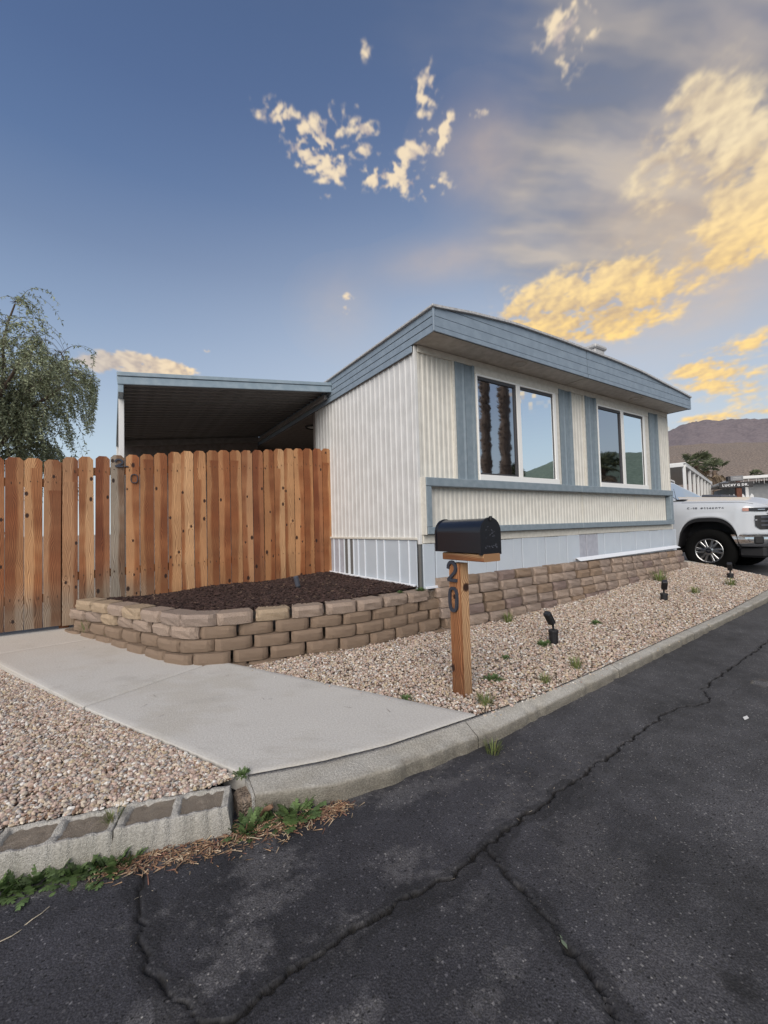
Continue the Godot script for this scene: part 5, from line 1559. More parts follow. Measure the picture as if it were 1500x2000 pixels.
	loft(st, [-0.951, -1.5, -2.2, -2.9], func(z): return [Vector3(0.95, 0.44, z), Vector3(0.985, 0.50, z), Vector3(0.985, 1.10, z), Vector3(0.96, 1.30, z), Vector3(0.92, 1.38, z), Vector3(0, 1.38, z)])
	put("door", done(st), M.paint, o)
	st = SurfaceTool.new(); st.begin(Mesh.PRIMITIVE_TRIANGLES); st.set_smooth_group(0)
	loft(st, [-2.96, -3.4, -4.2, -5.2], func(z): return [Vector3(0.97, 0.50, z), Vector3(1.0, 0.56, z), Vector3(1.0, 1.10, z), Vector3(0.98, 1.32, z), Vector3(0.90, 1.34, z), Vector3(0, 1.34, z)])
	put("bed", done(st), M.paint, o)
	st = new_st()
	var lo := [Vector3(0.90, 1.375, -0.52), Vector3(0.90, 1.375, -2.92)]; var hi := [Vector3(0.72, 1.88, -1.22), Vector3(0.74, 1.88, -2.70)]
	var fl := func(v: Vector3) -> Vector3: return Vector3(-v.x, v.y, v.z)
	var cc := Vector3(0, 1.5, -1.8)
	oquad(st, lo[0], lo[1], hi[1], hi[0], cc); oquad(st, fl.call(lo[0]), fl.call(lo[1]), fl.call(hi[1]), fl.call(hi[0]), cc)
	oquad(st, lo[0], fl.call(lo[0]), fl.call(hi[0]), hi[0], cc); oquad(st, lo[1], fl.call(lo[1]), fl.call(hi[1]), hi[1], cc)
	oquad(st, hi[0], hi[1], fl.call(hi[1]), fl.call(hi[0]), cc)
	put("cab", done(st), M.paint, o)
	var up := Vector3(0, 0.006, 0.005)
	st = new_st()
	oquad(st, lo[0] * Vector3(0.85, 1, 1) + Vector3(0, 0.02, -0.028) + up, fl.call(lo[0] * Vector3(0.85, 1, 1)) + Vector3(0, 0.02, -0.028) + up, fl.call(hi[0] * Vector3(0.84, 1, 1)) + Vector3(0, -0.05, 0.070) + up, hi[0] * Vector3(0.84, 1, 1) + Vector3(0, -0.05, 0.070) + up, cc)
	put("windscreen", done(st), M.glass_car, o)
	for s in [-1.0, 1.0]:
		st = new_st()
		var a := Vector3(s * 0.896, 1.41, -0.72); var b := Vector3(s * 0.896, 1.41, -2.75); var c := Vector3(s * 0.756, 1.83, -2.62); var d := Vector3(s * 0.756, 1.83, -1.28)
		oquad(st, a, b, c, d, cc)
		put("side_window", done(st), M.glass_car, o)
		st = new_st()
		cbox(st, Vector3(0.20, 0.28, 0.10), Transform3D(Basis(), Vector3(s * 1.14, 1.46, -0.98)), 0.03)
		put("mirror", done(st), M.black, o)
	put("running_board", box_mesh(Vector3(-1.02, 0.40, -2.9), Vector3(-0.86, 0.46, -0.62), 0.02), M.black, o)
	st = new_st()
	tube(st, PackedVector3Array([Vector3(-0.86, 1.33, -0.52), Vector3(-0.86, 1.62, -0.57)]), 0.005, 0.003, 6)
	put("antenna", done(st), M.black, o)
	# lettering along the fender
	var x := -0.285
	var word := "C-10 #1146076"
	var adv := {"-": 0.038, " ": 0.042, "1": 0.040}
	var font := SystemFont.new(); font.font_names = PackedStringArray(["Droid Sans"]); font.font_weight = 700
	var letters := sub("lettering", o)
	for ch in word:
		if ch != " ":
			var tm := TextMesh.new()
			tm.text = ch; tm.font = font; tm.font_size = 32; tm.pixel_size = 0.00172; tm.depth = 0.004
			put("letter", tm, M.grey_plastic, letters, Transform3D(Basis(Vector3(0, 0, 1.25), Vector3(0, 0.95, 0), Vector3(-1, 0, 0)), Vector3(-0.990, 1.216 - 0.045 * (x + 0.29), x)))
		x += adv.get(ch, 0.049)

# ---------------------------------------------------------------- the street sign and the neighbours
func dir_at(az: float, dist: float, y: float) -> Vector3:
	return Vector3(-2.66 + dist * sin(deg_to_rad(az)), y, 3.40 - dist * cos(deg_to_rad(az)))

func text_on(parent: Node3D, words: String, height: float, xf: Transform3D, m: Material, stretch := 1.0) -> void:
	var font := SystemFont.new(); font.font_names = PackedStringArray(["Droid Sans"]); font.font_weight = 700
	var tm := TextMesh.new()
	tm.text = words; tm.font = font; tm.font_size = 48; tm.pixel_size = height / 34.0; tm.depth = 0.006
	put("lettering", tm, m, parent, xf * Transform3D(Basis.from_scale(Vector3(stretch, 1, 1)), Vector3.ZERO))

func build_neighbours() -> void:
	# street sign
	var at := dir_at(73.55, 16.0, 0.05)
	var o := thing("street_sign", "black LUCKY G DR. street sign on a brown post behind the truck's hood", "street sign", at)
	o.rotation.y = deg_to_rad(-58.0)
	put("post", box_mesh(Vector3(0.02, 0.0, -0.08), Vector3(0.15, 2.05, 0.05), 0.01), M.rust_post, o)
	var bd := put("board", box_mesh(Vector3(-0.39, 1.875, 0.052), Vector3(0.40, 2.035, 0.085), 0.005), M.sign_black, o)
	text_on(bd, "LUCKY G DR.", 0.066, Transform3D(Basis(), Vector3(-0.01, 1.952, 0.090)), M.sign_white, 1.12)
	put("upper_board", box_mesh(Vector3(-0.10, 2.075, -0.16), Vector3(0.20, 2.225, 0.03), 0.01), M.sign_grey, o)
	put("upper_board_end", box_mesh(Vector3(-0.165, 2.075, -0.15), Vector3(-0.102, 2.225, 0.02), 0.01), M.sign_black, o)
	for y in [2.12, 2.165]: put("faint_line", box_mesh(Vector3(-0.04, y, 0.031), Vector3(0.15, y + 0.014, 0.034), 0.001), M.drip, o)
	put("bracket", box_mesh(Vector3(0.05, 2.05, -0.05), Vector3(0.12, 2.08, 0.02), 0.005), M.sign_black, o)
	# white carport with a row of posts
	var c := thing("white_carport", "white neighbouring carport with a row of slim posts behind the truck", "carport", dir_at(69.28, 15.8, 0.1))
	c.rotation.y = atan2(2.44, 9.3)
	var top := 2.66
	put("front_beam", box_mesh(Vector3(-0.06, top - 0.10, -3.6), Vector3(0.06, top, 0.0), 0.01), M.white, c)
	put("side_beam", box_mesh(Vector3(0.062, top - 0.10, -0.06), Vector3(9.7, top, 0.06), 0.01), M.white, c)
	put("roof", box_mesh(Vector3(0.0, top + 0.002, -3.6), Vector3(9.7, top + 0.04, 0.06), 0.01), M.white, c)
	for k in 8: put("post", box_mesh(Vector3(0.02 + k * 1.28, 0.0, -0.04), Vector3(0.11 + k * 1.28, top - 0.102, 0.045), 0.01), M.white, c)
	put("rail", box_mesh(Vector3(0.1, 1.30, -0.02), Vector3(9.6, 1.42, 0.02), 0.005), M.white, c)
	put("back_wall", box_mesh(Vector3(0.0, 0.0, -3.7), Vector3(9.7, top - 0.11, -3.61), 0.01), M.shed, c)
	var aw := thing("white_awning", "low white framed awning under the neighbouring white carport", "awning", dir_at(68.2, 14.9, 0.0))
	aw.rotation.y = atan2(2.44, 9.3)
	for y in [1.93, 2.14]: put("beam", box_mesh(Vector3(-0.9, y, -0.03), Vector3(0.20, y + 0.05, 0.03), 0.005), M.white, aw)
	put("end_post", box_mesh(Vector3(0.15, 1.981, -0.03), Vector3(0.20, 2.139, 0.03), 0.004), M.white, aw)
	put("sheet", box_mesh(Vector3(-0.9, 1.981, -0.02), Vector3(0.149, 2.139, 0.0), 0.004), M.shed, aw)
	put("leg", box_mesh(Vector3(-0.6, 0.05, -0.03), Vector3(-0.54, 1.929, 0.03), 0.004), M.white, aw)
	# grey neighbour with icicle lights along the eaves
	var g := thing("grey_house", "grey neighbouring house with icicle lights along its white eaves", "house", dir_at(74.0, 21.0, 0.1))
	g.rotation.y = deg_to_rad(-62.0)
	put("wall", box_mesh(Vector3(0.22, 0.0, -6.0), Vector3(9.0, 2.30, -0.30), 0.01), M.grey_wall, g)
	put("corner_trim", box_mesh(Vector3(0.20, 0.0, -0.31), Vector3(0.30, 2.30, -0.27), 0.01), M.white, g)
	put("wall_trim", box_mesh(Vector3(1.02, 0.0, -0.299), Vector3(1.10, 2.28, -0.27), 0.01), M.white, g)
	var rf := put("roof", box_mesh(Vector3(-0.10, 2.40, -6.2), Vector3(9.2, 2.52, 0.10), 0.02), M.white, g)
	put("eave", box_mesh(Vector3(-0.05, 2.302, -0.28), Vector3(9.1, 2.398, 0.05), 0.01), M.shed, g)
	var r := RandomNumberGenerator.new(); r.seed = 91
	var st := new_st()
	for k in 46:
		var x := 0.0 + k * 0.075
		cbox(st, Vector3(0.012, r.randf_range(0.05, 0.24), 0.012), Transform3D(Basis(), Vector3(x, 2.39 - r.randf_range(0.03, 0.14), 0.115)), 0.003)
	put("icicle_lights", done(st), M.white, rf).set_meta("kind", "stuff")
	# white picket fence between them
	var f := thing("picket_fence", "low white picket fence seen over the truck's hood", "fence", dir_at(70.4, 18.6, 0.1))
	f.rotation.y = deg_to_rad(-60.0)
	for k in 13:
		st = new_st()
		prism(st, PackedVector2Array([Vector2(0.005, 0), Vector2(0.105, 0), Vector2(0.105, 1.68), Vector2(0.055, 1.76), Vector2(0.005, 1.68)]), -0.01, 0.01, Transform3D(Basis(), Vector3(k * 0.12, 0, 0)))
		put("picket", done(st), M.white, f)
	for y in [0.5, 1.4]: put("rail", box_mesh(Vector3(0, y, -0.05), Vector3(1.56, y + 0.08, -0.012), 0.004), M.white, f)
	# low shrubs beyond the sign
	for k in 3:
		var b := thing("desert_shrub", ["pale yellow-green shrub left of the street sign post", "olive shrub below the black street sign board", "dull green shrub in front of the grey house corner"][k], "shrub", dir_at([71.6, 72.7, 74.3][k], 25.0 + k, 0.1), "shrubs behind the street sign")
		leaf_ball(b, 700 + k, Vector3(0.9, 1.25, 0.7), 900, 0.12, [Color(0.20, 0.19, 0.09), Color(0.13, 0.135, 0.075), Color(0.10, 0.11, 0.07)][k])

func leaf_ball(o: Node3D, sd: int, size: Vector3, count: int, leaf: float, hue: Color) -> void:
	var r := RandomNumberGenerator.new(); r.seed = sd
	var st := new_st()
	for k in count:
		var v := Vector3(r.randfn(), r.randfn(), r.randfn()).normalized() * pow(r.randf(), 0.4)
		v = Vector3(v.x, absf(v.y) * 1.3, v.z) * size
		st.set_color(hue * r.randf_range(0.6, 1.4))
		var a := Vector3(r.randfn(), r.randfn(), r.randfn()).normalized(); var b := a.cross(Vector3(r.randfn(), r.randfn(), r.randfn())).normalized()
		quad(st, v - a * leaf, v + b * leaf * 0.35, v + a * leaf, v - b * leaf * 0.35)
	put("foliage", done(st), M.leaf, o)
	st = new_st()
	for k in 5: tube(st, PackedVector3Array([Vector3.ZERO, Vector3(r.randf_range(-1, 1) * size.x * 0.5, size.y * 0.7, r.randf_range(-1, 1) * size.z * 0.5)]), 0.03, 0.01, 5)
	put("stem", done(st), M.bark, o)

# fan palm: trunk, green fronds and a skirt of dead ones
func palm(label: String, at: Vector3, height: float, trunk_r: float, crown: float, fronds: int, sd: int, group: String) -> void:
	var o := thing("fan_palm", label, "palm tree", at, group)
	var r := RandomNumberGenerator.new(); r.seed = sd
	var st := new_st()
	var pts := PackedVector3Array()
	for k in 15: pts.append(Vector3(sin(k * 0.4 + sd) * 0.03 * k / 8.0, height * k / 14.0, cos(k * 0.5 + sd) * 0.03 * k / 8.0))
	tube(st, pts, trunk_r * 1.15, trunk_r * 0.85, 12)
	# stubs of old leaf bases ring the trunk
	for k in int(height * 26):
		var y := r.randf() * height; var a := r.randf() * TAU
		var d := Vector3(cos(a), 0, sin(a))
		cbox(st, Vector3(0.11, 0.16, 0.05), Transform3D(Basis(d.cross(Vector3.UP), (Vector3.UP + d * 0.5).normalized(), d), d * trunk_r * 1.02 + Vector3(0, y, 0)), 0.01)
	put("trunk", done(st), M.palm_trunk, o)
	for pass_i in 2:
		st = new_st()
		var n := fronds if pass_i == 0 else fronds / 2
		for k in n:
			var a := r.randf() * TAU
			var el := r.randf_range(-0.15, 1.3) if pass_i == 0 else r.randf_range(-1.35, -0.7)
			var d := Vector3(cos(a) * cos(el), sin(el), sin(a) * cos(el))
			var base := Vector3(0, height + 0.05, 0) + pts[14] * Vector3(1, 0, 1)
			var L := crown * r.randf_range(0.45, 0.6)
			var hub := base + d * L
			st.set_color(Color(0.06, 0.075, 0.04) if pass_i == 0 else Color(0.16, 0.12, 0.08))
			var w := d.cross(Vector3.UP).normalized() * 0.02 * crown
			quad(st, base - w, base + w, hub + w * 0.7, hub - w * 0.7)
			var u := d.cross(Vector3.UP).normalized(); var v := u.cross(d)
			for j in 11:
				var t := (j - 5) / 5.0 * 1.7
				var e := (d * cos(t) + u * sin(t)).normalized()
				var tip := hub + e * crown * 0.5 * r.randf_range(0.85, 1.1) - Vector3(0, crown * 0.12 * absf(sin(t)) + 0.05 * crown, 0)
				var mid := hub + e * crown * 0.30
				var q := e.cross(v).normalized() * crown * 0.028
				st.set_color((Color(0.115, 0.135, 0.075) if pass_i == 0 else Color(0.22, 0.165, 0.11)) * r.randf_range(0.65, 1.35))
				quad(st, hub, mid + q, tip, mid - q)
		put("fronds" if pass_i == 0 else "dead_fronds", done(st), M.leaf, o)

func build_palms() -> void:
	palm("taller fan palm with a full crown above the white carport", dir_at(70.4, 52.0, 0.2), 6.3, 0.16, 1.75, 16, 1, "fan palms before the mountain")
	palm("shorter fan palm with a bare brown trunk left of the street sign", dir_at(71.95, 50.0, 0.2), 5.3, 0.20, 1.4, 14, 2, "fan palms before the mountain")
	palm("tiny far fan palm above the grey house roof", dir_at(75.3, 90.0, 0.2), 7.6, 0.2, 1.1, 24, 3, "fan palms before the mountain")
	palm("thick palm trunk across the street mirrored at the left window's left edge", Vector3(17.9, 0.0, 15.6), 15.0, 0.34, 2.6, 44, 4, "palms across the street")
	palm("thick palm trunk across the street mirrored in the left window's middle", Vector3(17.2, 0.0, 13.4), 14.0, 0.33, 2.6, 44, 5, "palms across the street")
	palm("slim palm across the street mirrored low in the left window's screened half", Vector3(31.5, 0.0, 24.6), 5.9, 0.16, 1.7, 44, 6, "palms across the street")
	palm("bushy palm across the street mirrored in the right window", Vector3(36.8, 0.0, 18.3), 6.0, 0.2, 2.0, 40, 7, "palms across the street")

# ---------------------------------------------------------------- weeping pepper tree behind the fence
func build_tree() -> void:
	var r := RandomNumberGenerator.new(); r.seed = 101
	var at := Vector3(-5.15, 0.15, -9.7)
	var o := thing("pepper_tree", "weeping olive-green pepper tree behind the left end of the fence", "tree", at)
	var st := new_st()
	tube(st, PackedVector3Array([Vector3(0, -0.1, 0), Vector3(0.1, 1.0, 0.05), Vector3(-0.05, 2.0, 0.1), Vector3(-0.1, 2.9, 0.0)]), 0.30, 0.20, 10)
	put("trunk", done(st), M.bark, o)
	var tips: Array = []
	var limb := func(a: Vector3, dir: Vector3, length: float, rad: float) -> PackedVector3Array:
		var p := a; var d := dir.normalized(); var pts := PackedVector3Array([a])
		for k in 7:
			d = (d + Vector3(r.randf_range(-0.22, 0.22), -0.035 * k, r.randf_range(-0.22, 0.22))).normalized()
			if p.x > 1.4: d.x = -0.2
			p += d * length / 7.0
			pts.append(p)
		st = new_st()
		tube(st, pts, rad, rad * 0.25, 7)
		put("limb", done(st), M.bark, o)
		return pts
	for k in 16:
		var az := k * 2.39996 + 0.3
		var out: float = [0.2, 0.48, 0.66, 0.34][k % 4]
		var L: float = [4.0, 3.4, 2.7, 3.8][k % 4]
		var pts: PackedVector3Array = limb.call(Vector3(-0.1, 2.2 + 0.06 * k, 0.0), Vector3(cos(az) * out, 1.0, sin(az) * out), L, 0.07)
		for j in range(2, 8):
			for q in 3:
				var d: Vector3 = (pts[j] - pts[j - 1]).normalized()
				d = (d * 0.6 + Vector3(r.randf_range(-0.9, 0.9), r.randf_range(-0.2, 0.5), r.randf_range(-0.9, 0.9))).normalized()
				tips.append([pts[j], d, r.randf_range(0.5, 1.1)])
	# twigs arch out and hang; leaflets along them
	var tw := new_st(); var lf := new_st()
	var leafs := 0
	for t in tips:
		for q in 5:
			var p: Vector3 = t[0] + Vector3(r.randf_range(-0.1, 0.1), 0, r.randf_range(-0.1, 0.1))
			var d: Vector3 = (t[1] + Vector3(r.randf_range(-0.5, 0.5), r.randf_range(-0.2, 0.5), r.randf_range(-0.5, 0.5))).normalized()
			var pts := PackedVector3Array([p])
			var n := 10
			var L: float = t[2] * r.randf_range(1.1, 2.0)
			var high: float = smoothstep(4.2, 6.3, p.y)
			var dense: float = clamp(1.15 - high * 0.6, 0.3, 1.0) * r.randf_range(0.5, 1.0)
			for k in n:
				d = (d + Vector3(r.randf_range(-0.1, 0.1), -0.34, r.randf_range(-0.1, 0.1))).normalized()
				if p.x > 2.05: d.x = -0.1
				p += d * L / n
				pts.append(p)
				for e in 10:
					if k < 2 or r.randf() > dense: continue
					var c := p - d * r.randf() * L / n
					var a := (Vector3(r.randfn(), r.randfn() - 0.8, r.randfn())).normalized()
					var b := a.cross(Vector3(r.randfn(), r.randfn(), r.randfn())).normalized()
					var g := r.randf_range(0.55, 1.45)
					lf.set_color(Color(0.25 * g, 0.28 * g, 0.175 * g))
					var s := r.randf_range(0.06, 0.11)
					quad(lf, c, c + a * s * 0.5 + b * s * 0.14, c + a * s, c + a * s * 0.5 - b * s * 0.14)
					leafs += 1
			tube(tw, pts, 0.005, 0.002, 3, false)
	put("twigs", done(tw), M.bark, o)
	put("crown", done(lf), M.leaf, o)

# ---------------------------------------------------------------- mountains
func build_hills() -> void:
	var n := FastNoiseLite.new(); n.seed = 33; n.frequency = 0.004; n.fractal_octaves = 6; n.fractal_type = FastNoiseLite.FRACTAL_RIDGED
	var n2 := FastNoiseLite.new(); n2.seed = 34; n2.frequency = 0.02; n2.fractal_octaves = 5
	var range_of := func(called: String, az0: float, az1: float, d0: float, d1: float, ridge: Array, m: Material, steps: int, rows: int) -> void:
		var o := put(called, sheet(steps, rows, func(i, j):
			var az: float = lerp(az0, az1, float(i) / steps)
			var t := float(j) / rows
			var dist: float = lerp(d1, d0, t)
			var p := dir_at(az, dist, 0.0)
			var h: float = tan(deg_to_rad(table(ridge, az))) * lerp(d0, d1, 0.72)
			var rise: float = sin(PI * clamp((1.0 - t) * 0.70, 0.0, 1.0)) if t > 0.285 else pow(t / 0.285, 0.7)
			var rough := n.get_noise_2d(p.x * 0.6, p.z * 0.6) * 0.035 + n2.get_noise_2d(p.x, p.z) * 0.035
			p.y = -4.0 + h * pow(rise, 1.25) * (1.0 + rough * (1.0 if t > 0.33 else 0.35))
			return p), m)
		tag(o, "", "", "", "structure")
	range_of.call("mountain", 40.0, 130.0, 1500.0, 3600.0, [[40, 7.0], [60, 8.2], [67, 9.2], [69.8, 10.1], [72, 9.9], [76.4, 9.3], [84, 9.0], [100, 7.5], [130, 4.0]], M.far_hill, 300, 60)
	range_of.call("hill", 46.0, 118.0, 260.0, 950.0, [[46, 5.0], [62, 6.8], [68, 7.7], [72.3, 7.6], [76.3, 7.2], [90, 6.8], [118, 4.0]], M.near_hill, 300, 70)
	# the hill across the valley, mirrored in the windows
	range_of.call("hill", 100.0, 175.0, 380.0, 1100.0, [[100, 4.5], [112, 7.6], [118, 8.0], [124, 7.5], [129, 6.0], [136, 4.6], [150, 4.0], [175, 3.0]], M.green_hill, 260, 50)

# ---------------------------------------------------------------- weeds and litter
func weed(label: String, at: Vector3, size: float, kind: int, sd: int) -> void:
	var o := thing(["grass_tuft", "leafy_weed"][kind], label, ["grass", "weed"][kind], at, "weeds by the kerb and path")
	var r := RandomNumberGenerator.new(); r.seed = sd
	var st := new_st()
	if kind == 0:
		for k in 90:
			var a := r.randf() * TAU; var d := Vector3(cos(a), 0, sin(a))
			var root := d * size * 0.45 * sqrt(r.randf())
			var h := size * r.randf_range(0.35, 1.0)
			var tip := root + d * size * r.randf_range(0.1, 0.7) + Vector3(0, h, 0)
			var mid := root.lerp(tip, 0.5) + Vector3(0, h * 0.2, 0)
			var w := d.cross(Vector3.UP) * size * 0.018
			var g := r.randf_range(0.6, 1.35)
			st.set_color(Color(0.15 * g, 0.19 * g, 0.06 * g) if r.randf() > 0.15 else Color(0.30, 0.25, 0.13) * g)
			quad(st, root - w, mid - w, mid + w, root + w)
			tri(st, mid - w, tip, mid + w)
	else:
		for k in 90:
			var a := r.randf() * TAU; var d := Vector3(cos(a), 0, sin(a))
			var L := size * r.randf_range(0.25, 0.72)
			var el := r.randf_range(0.15, 1.4)
			var root := d * size * 0.5 * r.randf()
			var ax := (d * cos(el) + Vector3(0, sin(el), 0)).normalized()
			var sd2 := ax.cross(Vector3.UP).normalized()
			var g := r.randf_range(0.6, 1.35)
			# lobed leaf: leaflets in pairs along a drooping rib
			var prev := root
			for j in 6:
				var t := (j + 1) / 6.0
				var p := root + ax * L * t - Vector3(0, L * 0.35 * t * t, 0)
				var w := size * 0.105 * sin(PI * clamp(t * 0.9 + 0.12, 0, 1)) * r.randf_range(0.7, 1.3)
				st.set_color(Color(0.10 * g, 0.155 * g, 0.055 * g) * r.randf_range(0.8, 1.2))
				for s in [-1.0, 1.0]:
					var side: Vector3 = sd2 * s * w + ax * w * 0.35 + Vector3(0, -w * 0.2, 0)
					quad(st, prev, prev.lerp(p, 0.2) + side * 0.8, p + side, p)
				prev = p
	put("leaves", done(st), M.leaf, o)

func build_weeds() -> void:
	var gy := func(x: float, z: float) -> Vector3: return Vector3(x, gravel_y(x, z) + 0.004, z)
	weed("leafy weed just right of the mailbox post's foot", gy.call(-0.47, 1.37), 0.096, 1, 1)
	weed("yellow-green tuft in the gravel between mailbox post and kerb", gy.call(-0.80, 1.61), 0.085, 0, 2)
	weed("small tuft where gravel meets the path left of the mailbox", gy.call(-1.14, 1.27), 0.062, 1, 3)
	weed("leafy weed beside the garden spotlight nearest the mailbox", gy.call(0.48, 1.09), 0.096, 1, 4)
	weed("bright tuft against the kerb right of the mailbox", gy.call(0.18, 1.58), 0.085, 0, 5)
	weed("dry thin tuft at the kerb just behind the mailbox", gy.call(-0.23, 1.61), 0.068, 0, 6)
	weed("small weed in open gravel behind the mailbox post", gy.call(-0.05, 1.12), 0.056, 1, 7)
	weed("tuft at the foot of the straight wall behind the mailbox", gy.call(0.88, 0.36), 0.113, 0, 8)
	weed("sparse grey-green weed in mid gravel between two spotlights", gy.call(1.45, 1.0), 0.080, 1, 9)
	weed("grey-green clump at the far foot of the straight wall", gy.call(4.2, 0.42), 0.181, 0, 10)
	weed("low tuft between the middle and farthest gravel spotlights", gy.call(3.7, 1.05), 0.102, 0, 11)
	weed("flat weed patch in front of the farthest gravel spotlight", gy.call(4.6, 1.15), 0.113, 0, 12)
	weed("grass sprig in the road against the kerb below the mailbox", Vector3(-1.02, -0.13, 1.86), 0.075, 0, 13)
	weed("lush leafy weed in the gutter against the kerb's rounded end", Vector3(-2.035, -0.13, 1.70), 0.17, 1, 14)
	weed("leafy weed in the gap between hollow block and kerb", Vector3(-2.20, -0.13, 1.675), 0.13, 1, 15)
	weed("grass tuft growing in a hollow block's cell", Vector3(-2.66, -0.05, 1.455), 0.055, 0, 16)
	weed("dense leafy weed mat below the middle hollow block", Vector3(-2.66, -0.13, 1.575), 0.135, 1, 17)
	weed("leafy weed mat in the gutter left of the bottle cap", Vector3(-2.76, -0.13, 1.55), 0.13, 1, 18)
	weed("leafy weed mat in the gutter at the photo's left edge", Vector3(-2.88, -0.13, 1.505), 0.14, 1, 19)
	weed("trailing weed in the gutter farthest left below the blocks", Vector3(-2.99, -0.13, 1.475), 0.14, 1, 20)
	weed("green tufts between path edge and curved wall", Vector3(-1.90, 0.0, -0.25), 0.085, 0, 21)
	weed("grass at the path edge below the curved wall's left leg", Vector3(-2.08, 0.0, -0.48), 0.085, 0, 22)
	weed("grass clump where fence, path and curved wall meet", Vector3(-2.86, 0.08, -1.75), 0.15, 0, 23)
	weed("grass at the path edge near the curved wall's far end", Vector3(-2.70, 0.05, -1.45), 0.10, 0, 24)
	weed("seedling on the mulch where wall meets the house corner", Vector3(-0.28, 0.40, 0.02), 0.05, 1, 25)
	weed("green weed at the house corner above the block wall", Vector3(-0.04, 0.40, 0.04), 0.075, 1, 26)
	weed("sprout in the crack where path meets the kerb end", Vector3(-2.19, -0.01, 1.50), 0.05, 1, 27)
	# litter
	var r := RandomNumberGenerator.new(); r.seed = 111
	var st := new_st()
	for k in 1500:
		var t := r.randf()
		var c := Vector3(-2.72, -0.13, 1.60).lerp(Vector3(-1.83, -0.13, 1.80), t)
		var spread: float = 0.018 + 0.03 * sin(PI * t)
		var p := c + Vector3(r.randfn() * 0.025, r.randf_range(0.003, 0.014), r.randfn() * spread)
		var a := r.randf() * TAU; var L := r.randf_range(0.012, 0.045)
		var d := Vector3(cos(a), r.randf_range(-0.15, 0.2), sin(a)) * L
		var w := Vector3(-d.z, 0, d.x).normalized() * r.randf_range(0.0008, 0.0022)
		var g := r.randf_range(0.6, 1.3)
		st.set_color(([Color(0.26, 0.15, 0.09), Color(0.34, 0.22, 0.13), Color(0.20, 0.10, 0.07), Color(0.45, 0.35, 0.24)][r.randi() % 4] as Color) * g)
		quad(st, p - d * 0.5 - w, p + d * 0.5 - w + Vector3(0, 0.002, 0), p + d * 0.5 + w, p - d * 0.5 + w + Vector3(0, 0.002, 0))
	for k in 230:
		var p := Vector3(r.randf_range(-3.0, -0.4), -0.1265, 0)
		p.z = kerb_in(p.x) + 0.17 + absf(r.randfn()) * 0.28
		var a := r.randf() * TAU; var L := r.randf_range(0.002, 0.009)
		var d := Vector3(cos(a), 0.05, sin(a)) * L; var w := Vector3(-d.z, 0, d.x).normalized() * 0.0009
		st.set_color(Color(0.42, 0.36, 0.28) * r.randf_range(0.5, 1.2))
		quad(st, p - d - w, p + d - w, p + d + w, p - d + w)
	# dark slivers of twig blown on to the path
	for k in 26:
		var z := r.randf_range(-1.8, 1.4)
		var p := Vector3(table([[-1.45, -3.1], [1.5, -1.7]], z) + r.randf_range(-0.35, 0.45), 0, z)
		p.y = table([[-1.5, 0.060], [0.25, 0.016], [1.5, -0.010]], z)
		var a := r.randf() * TAU; var d := Vector3(cos(a), 0, sin(a)) * r.randf_range(0.006, 0.035); var w := Vector3(-d.z, 0, d.x).normalized() * 0.0014
		st.set_color(Color(0.13, 0.10, 0.08))
		quad(st, p - d - w, p + d * 0.2 + w * 1.5 - w, p + d + w * 2.0, p - d + w)
	var lit := put("leaf_litter", done(st), M.straw)
	tag(lit, "dry brown needles and straw swept along the gutter by the blocks", "leaf litter", "", "stuff")
	var straws := [[Vector3(-2.93, -0.126, 1.72), 0.25, 0.09], [Vector3(-2.86, -0.126, 1.68), 0.6, 0.07], [Vector3(-2.00, -0.122, 1.785), 0.9, 0.08], [Vector3(-2.21, -0.122, 1.75), -0.7, 0.06]]
	for k in straws.size():
		var q: Array = straws[k]
		var sw := thing("straw_stem", ["pale dry stem on the asphalt at the photo's lower left edge", "pale dry stem just below the gutter weeds", "curled pale stem on the litter under the lush gutter weed", "short pale stem lying below the dead leaf"][k], "dry stem", q[0])
		st = new_st(); st.set_color(Color(0.52, 0.45, 0.33))
		var d: Vector3 = Vector3(cos(q[1]), 0, -sin(q[1])) * float(q[2]) * 0.5
		tube(st, PackedVector3Array([-d, -d * 0.3 + Vector3(0, 0.006, 0.008), d * 0.4 + Vector3(0, 0.004, 0.010), d]), 0.0016, 0.0012, 5)
		put("stem", done(st), M.straw, sw)
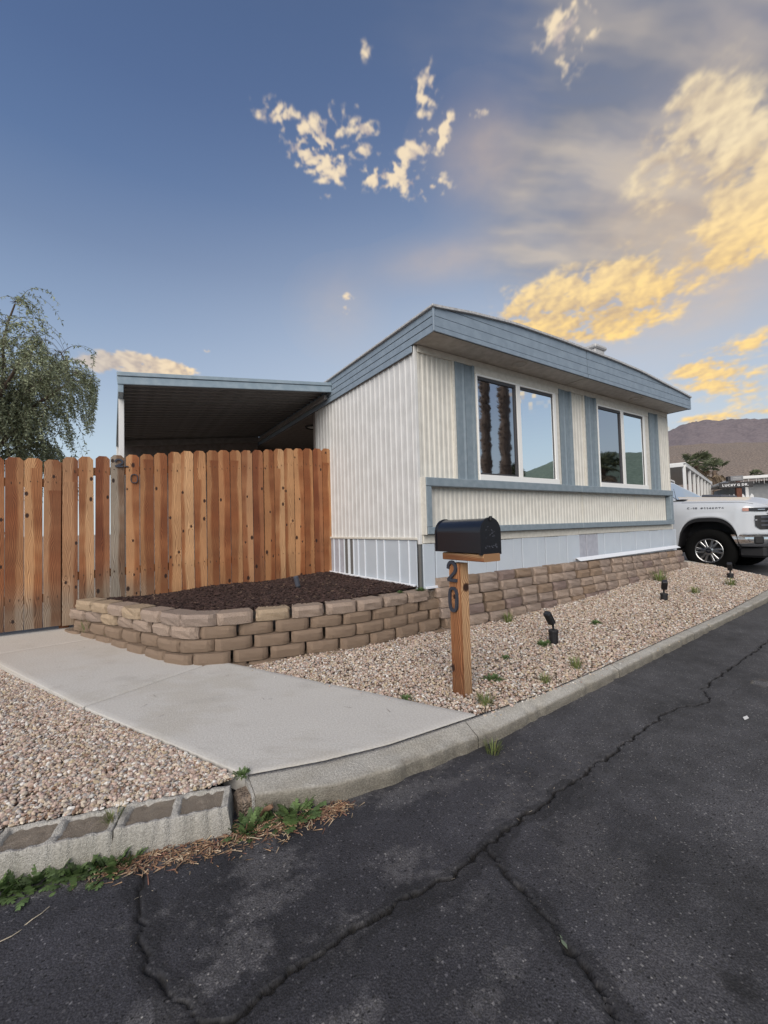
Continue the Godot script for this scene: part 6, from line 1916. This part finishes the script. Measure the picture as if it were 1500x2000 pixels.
	# dead leaf
	var dl := put("dead_leaf", sheet(8, 10, func(i, j):
		var u: float = (i - 4) / 4.0; var v: float = j / 10.0
		var w: float = 0.030 * pow(sin(PI * clamp(v * 0.94 + 0.03, 0, 1)), 0.7)
		return Vector3(u * w, 0.012 * u * u + 0.006 * sin(v * 6.0 + u * 3.0), (v - 0.5) * 0.085)), M.dead_leaf)
	dl.transform = Transform3D(Basis(Vector3.UP, 0.5) * Basis(Vector3.RIGHT, -0.75), Vector3(-2.135, -0.095, 1.672))
	tag(dl, "curled brown dead leaf in the gutter between block and kerb", "leaf")
	var cap := thing("bottle_cap", "flat pale grey round cap lying below the gutter weeds", "bottle cap", Vector3(-2.722, -0.128, 1.568))
	st = new_st(); lathe(st, [Vector2(0.0, 0.004), Vector2(0.015, 0.0045), Vector2(0.018, 0.003), Vector2(0.0185, 0.0)], 18)
	put("disc", done(st), M.drip, cap)
	var chip := thing("paper_scrap", "small white paper scrap on the asphalt at the right", "scrap", Vector3(0.35, road_y(0.35) + 0.003, 2.50))
	st = new_st(); prism(st, PackedVector2Array([Vector2(-0.035, -0.006), Vector2(0.01, -0.012), Vector2(0.038, 0.004), Vector2(-0.005, 0.011)]), 0.0, 0.002, Transform3D(Basis(Vector3.RIGHT, -PI / 2), Vector3.ZERO))
	put("sheet", done(st), M.white, chip)
	var lf := thing("green_leaf", "grey-green leaf caught in the crossing pavement crack", "leaf", Vector3(-1.60, -0.131, 2.645))
	st = new_st(); prism(st, PackedVector2Array([Vector2(-0.022, 0), Vector2(-0.006, -0.006), Vector2(0.02, 0), Vector2(-0.004, 0.007)]), 0.0, 0.0015, Transform3D(Basis(Vector3.RIGHT, -PI / 2).rotated(Vector3.UP, 1.1), Vector3.ZERO))
	put("blade", done(st), M.leaf_dull, lf)

func _ready() -> void:
	rng.seed = 1
	build_light()
	make_materials()
	lay_ground()
	build_hills()
	build_house()
	build_carport()
	build_neighbours()
	build_palms()
	build_tree()
	build_fence()
	build_walls()
	block_border()
	build_truck()
	spread_gravel()
	spread_mulch()
	build_mailbox()
	build_spots()
	build_weeds()
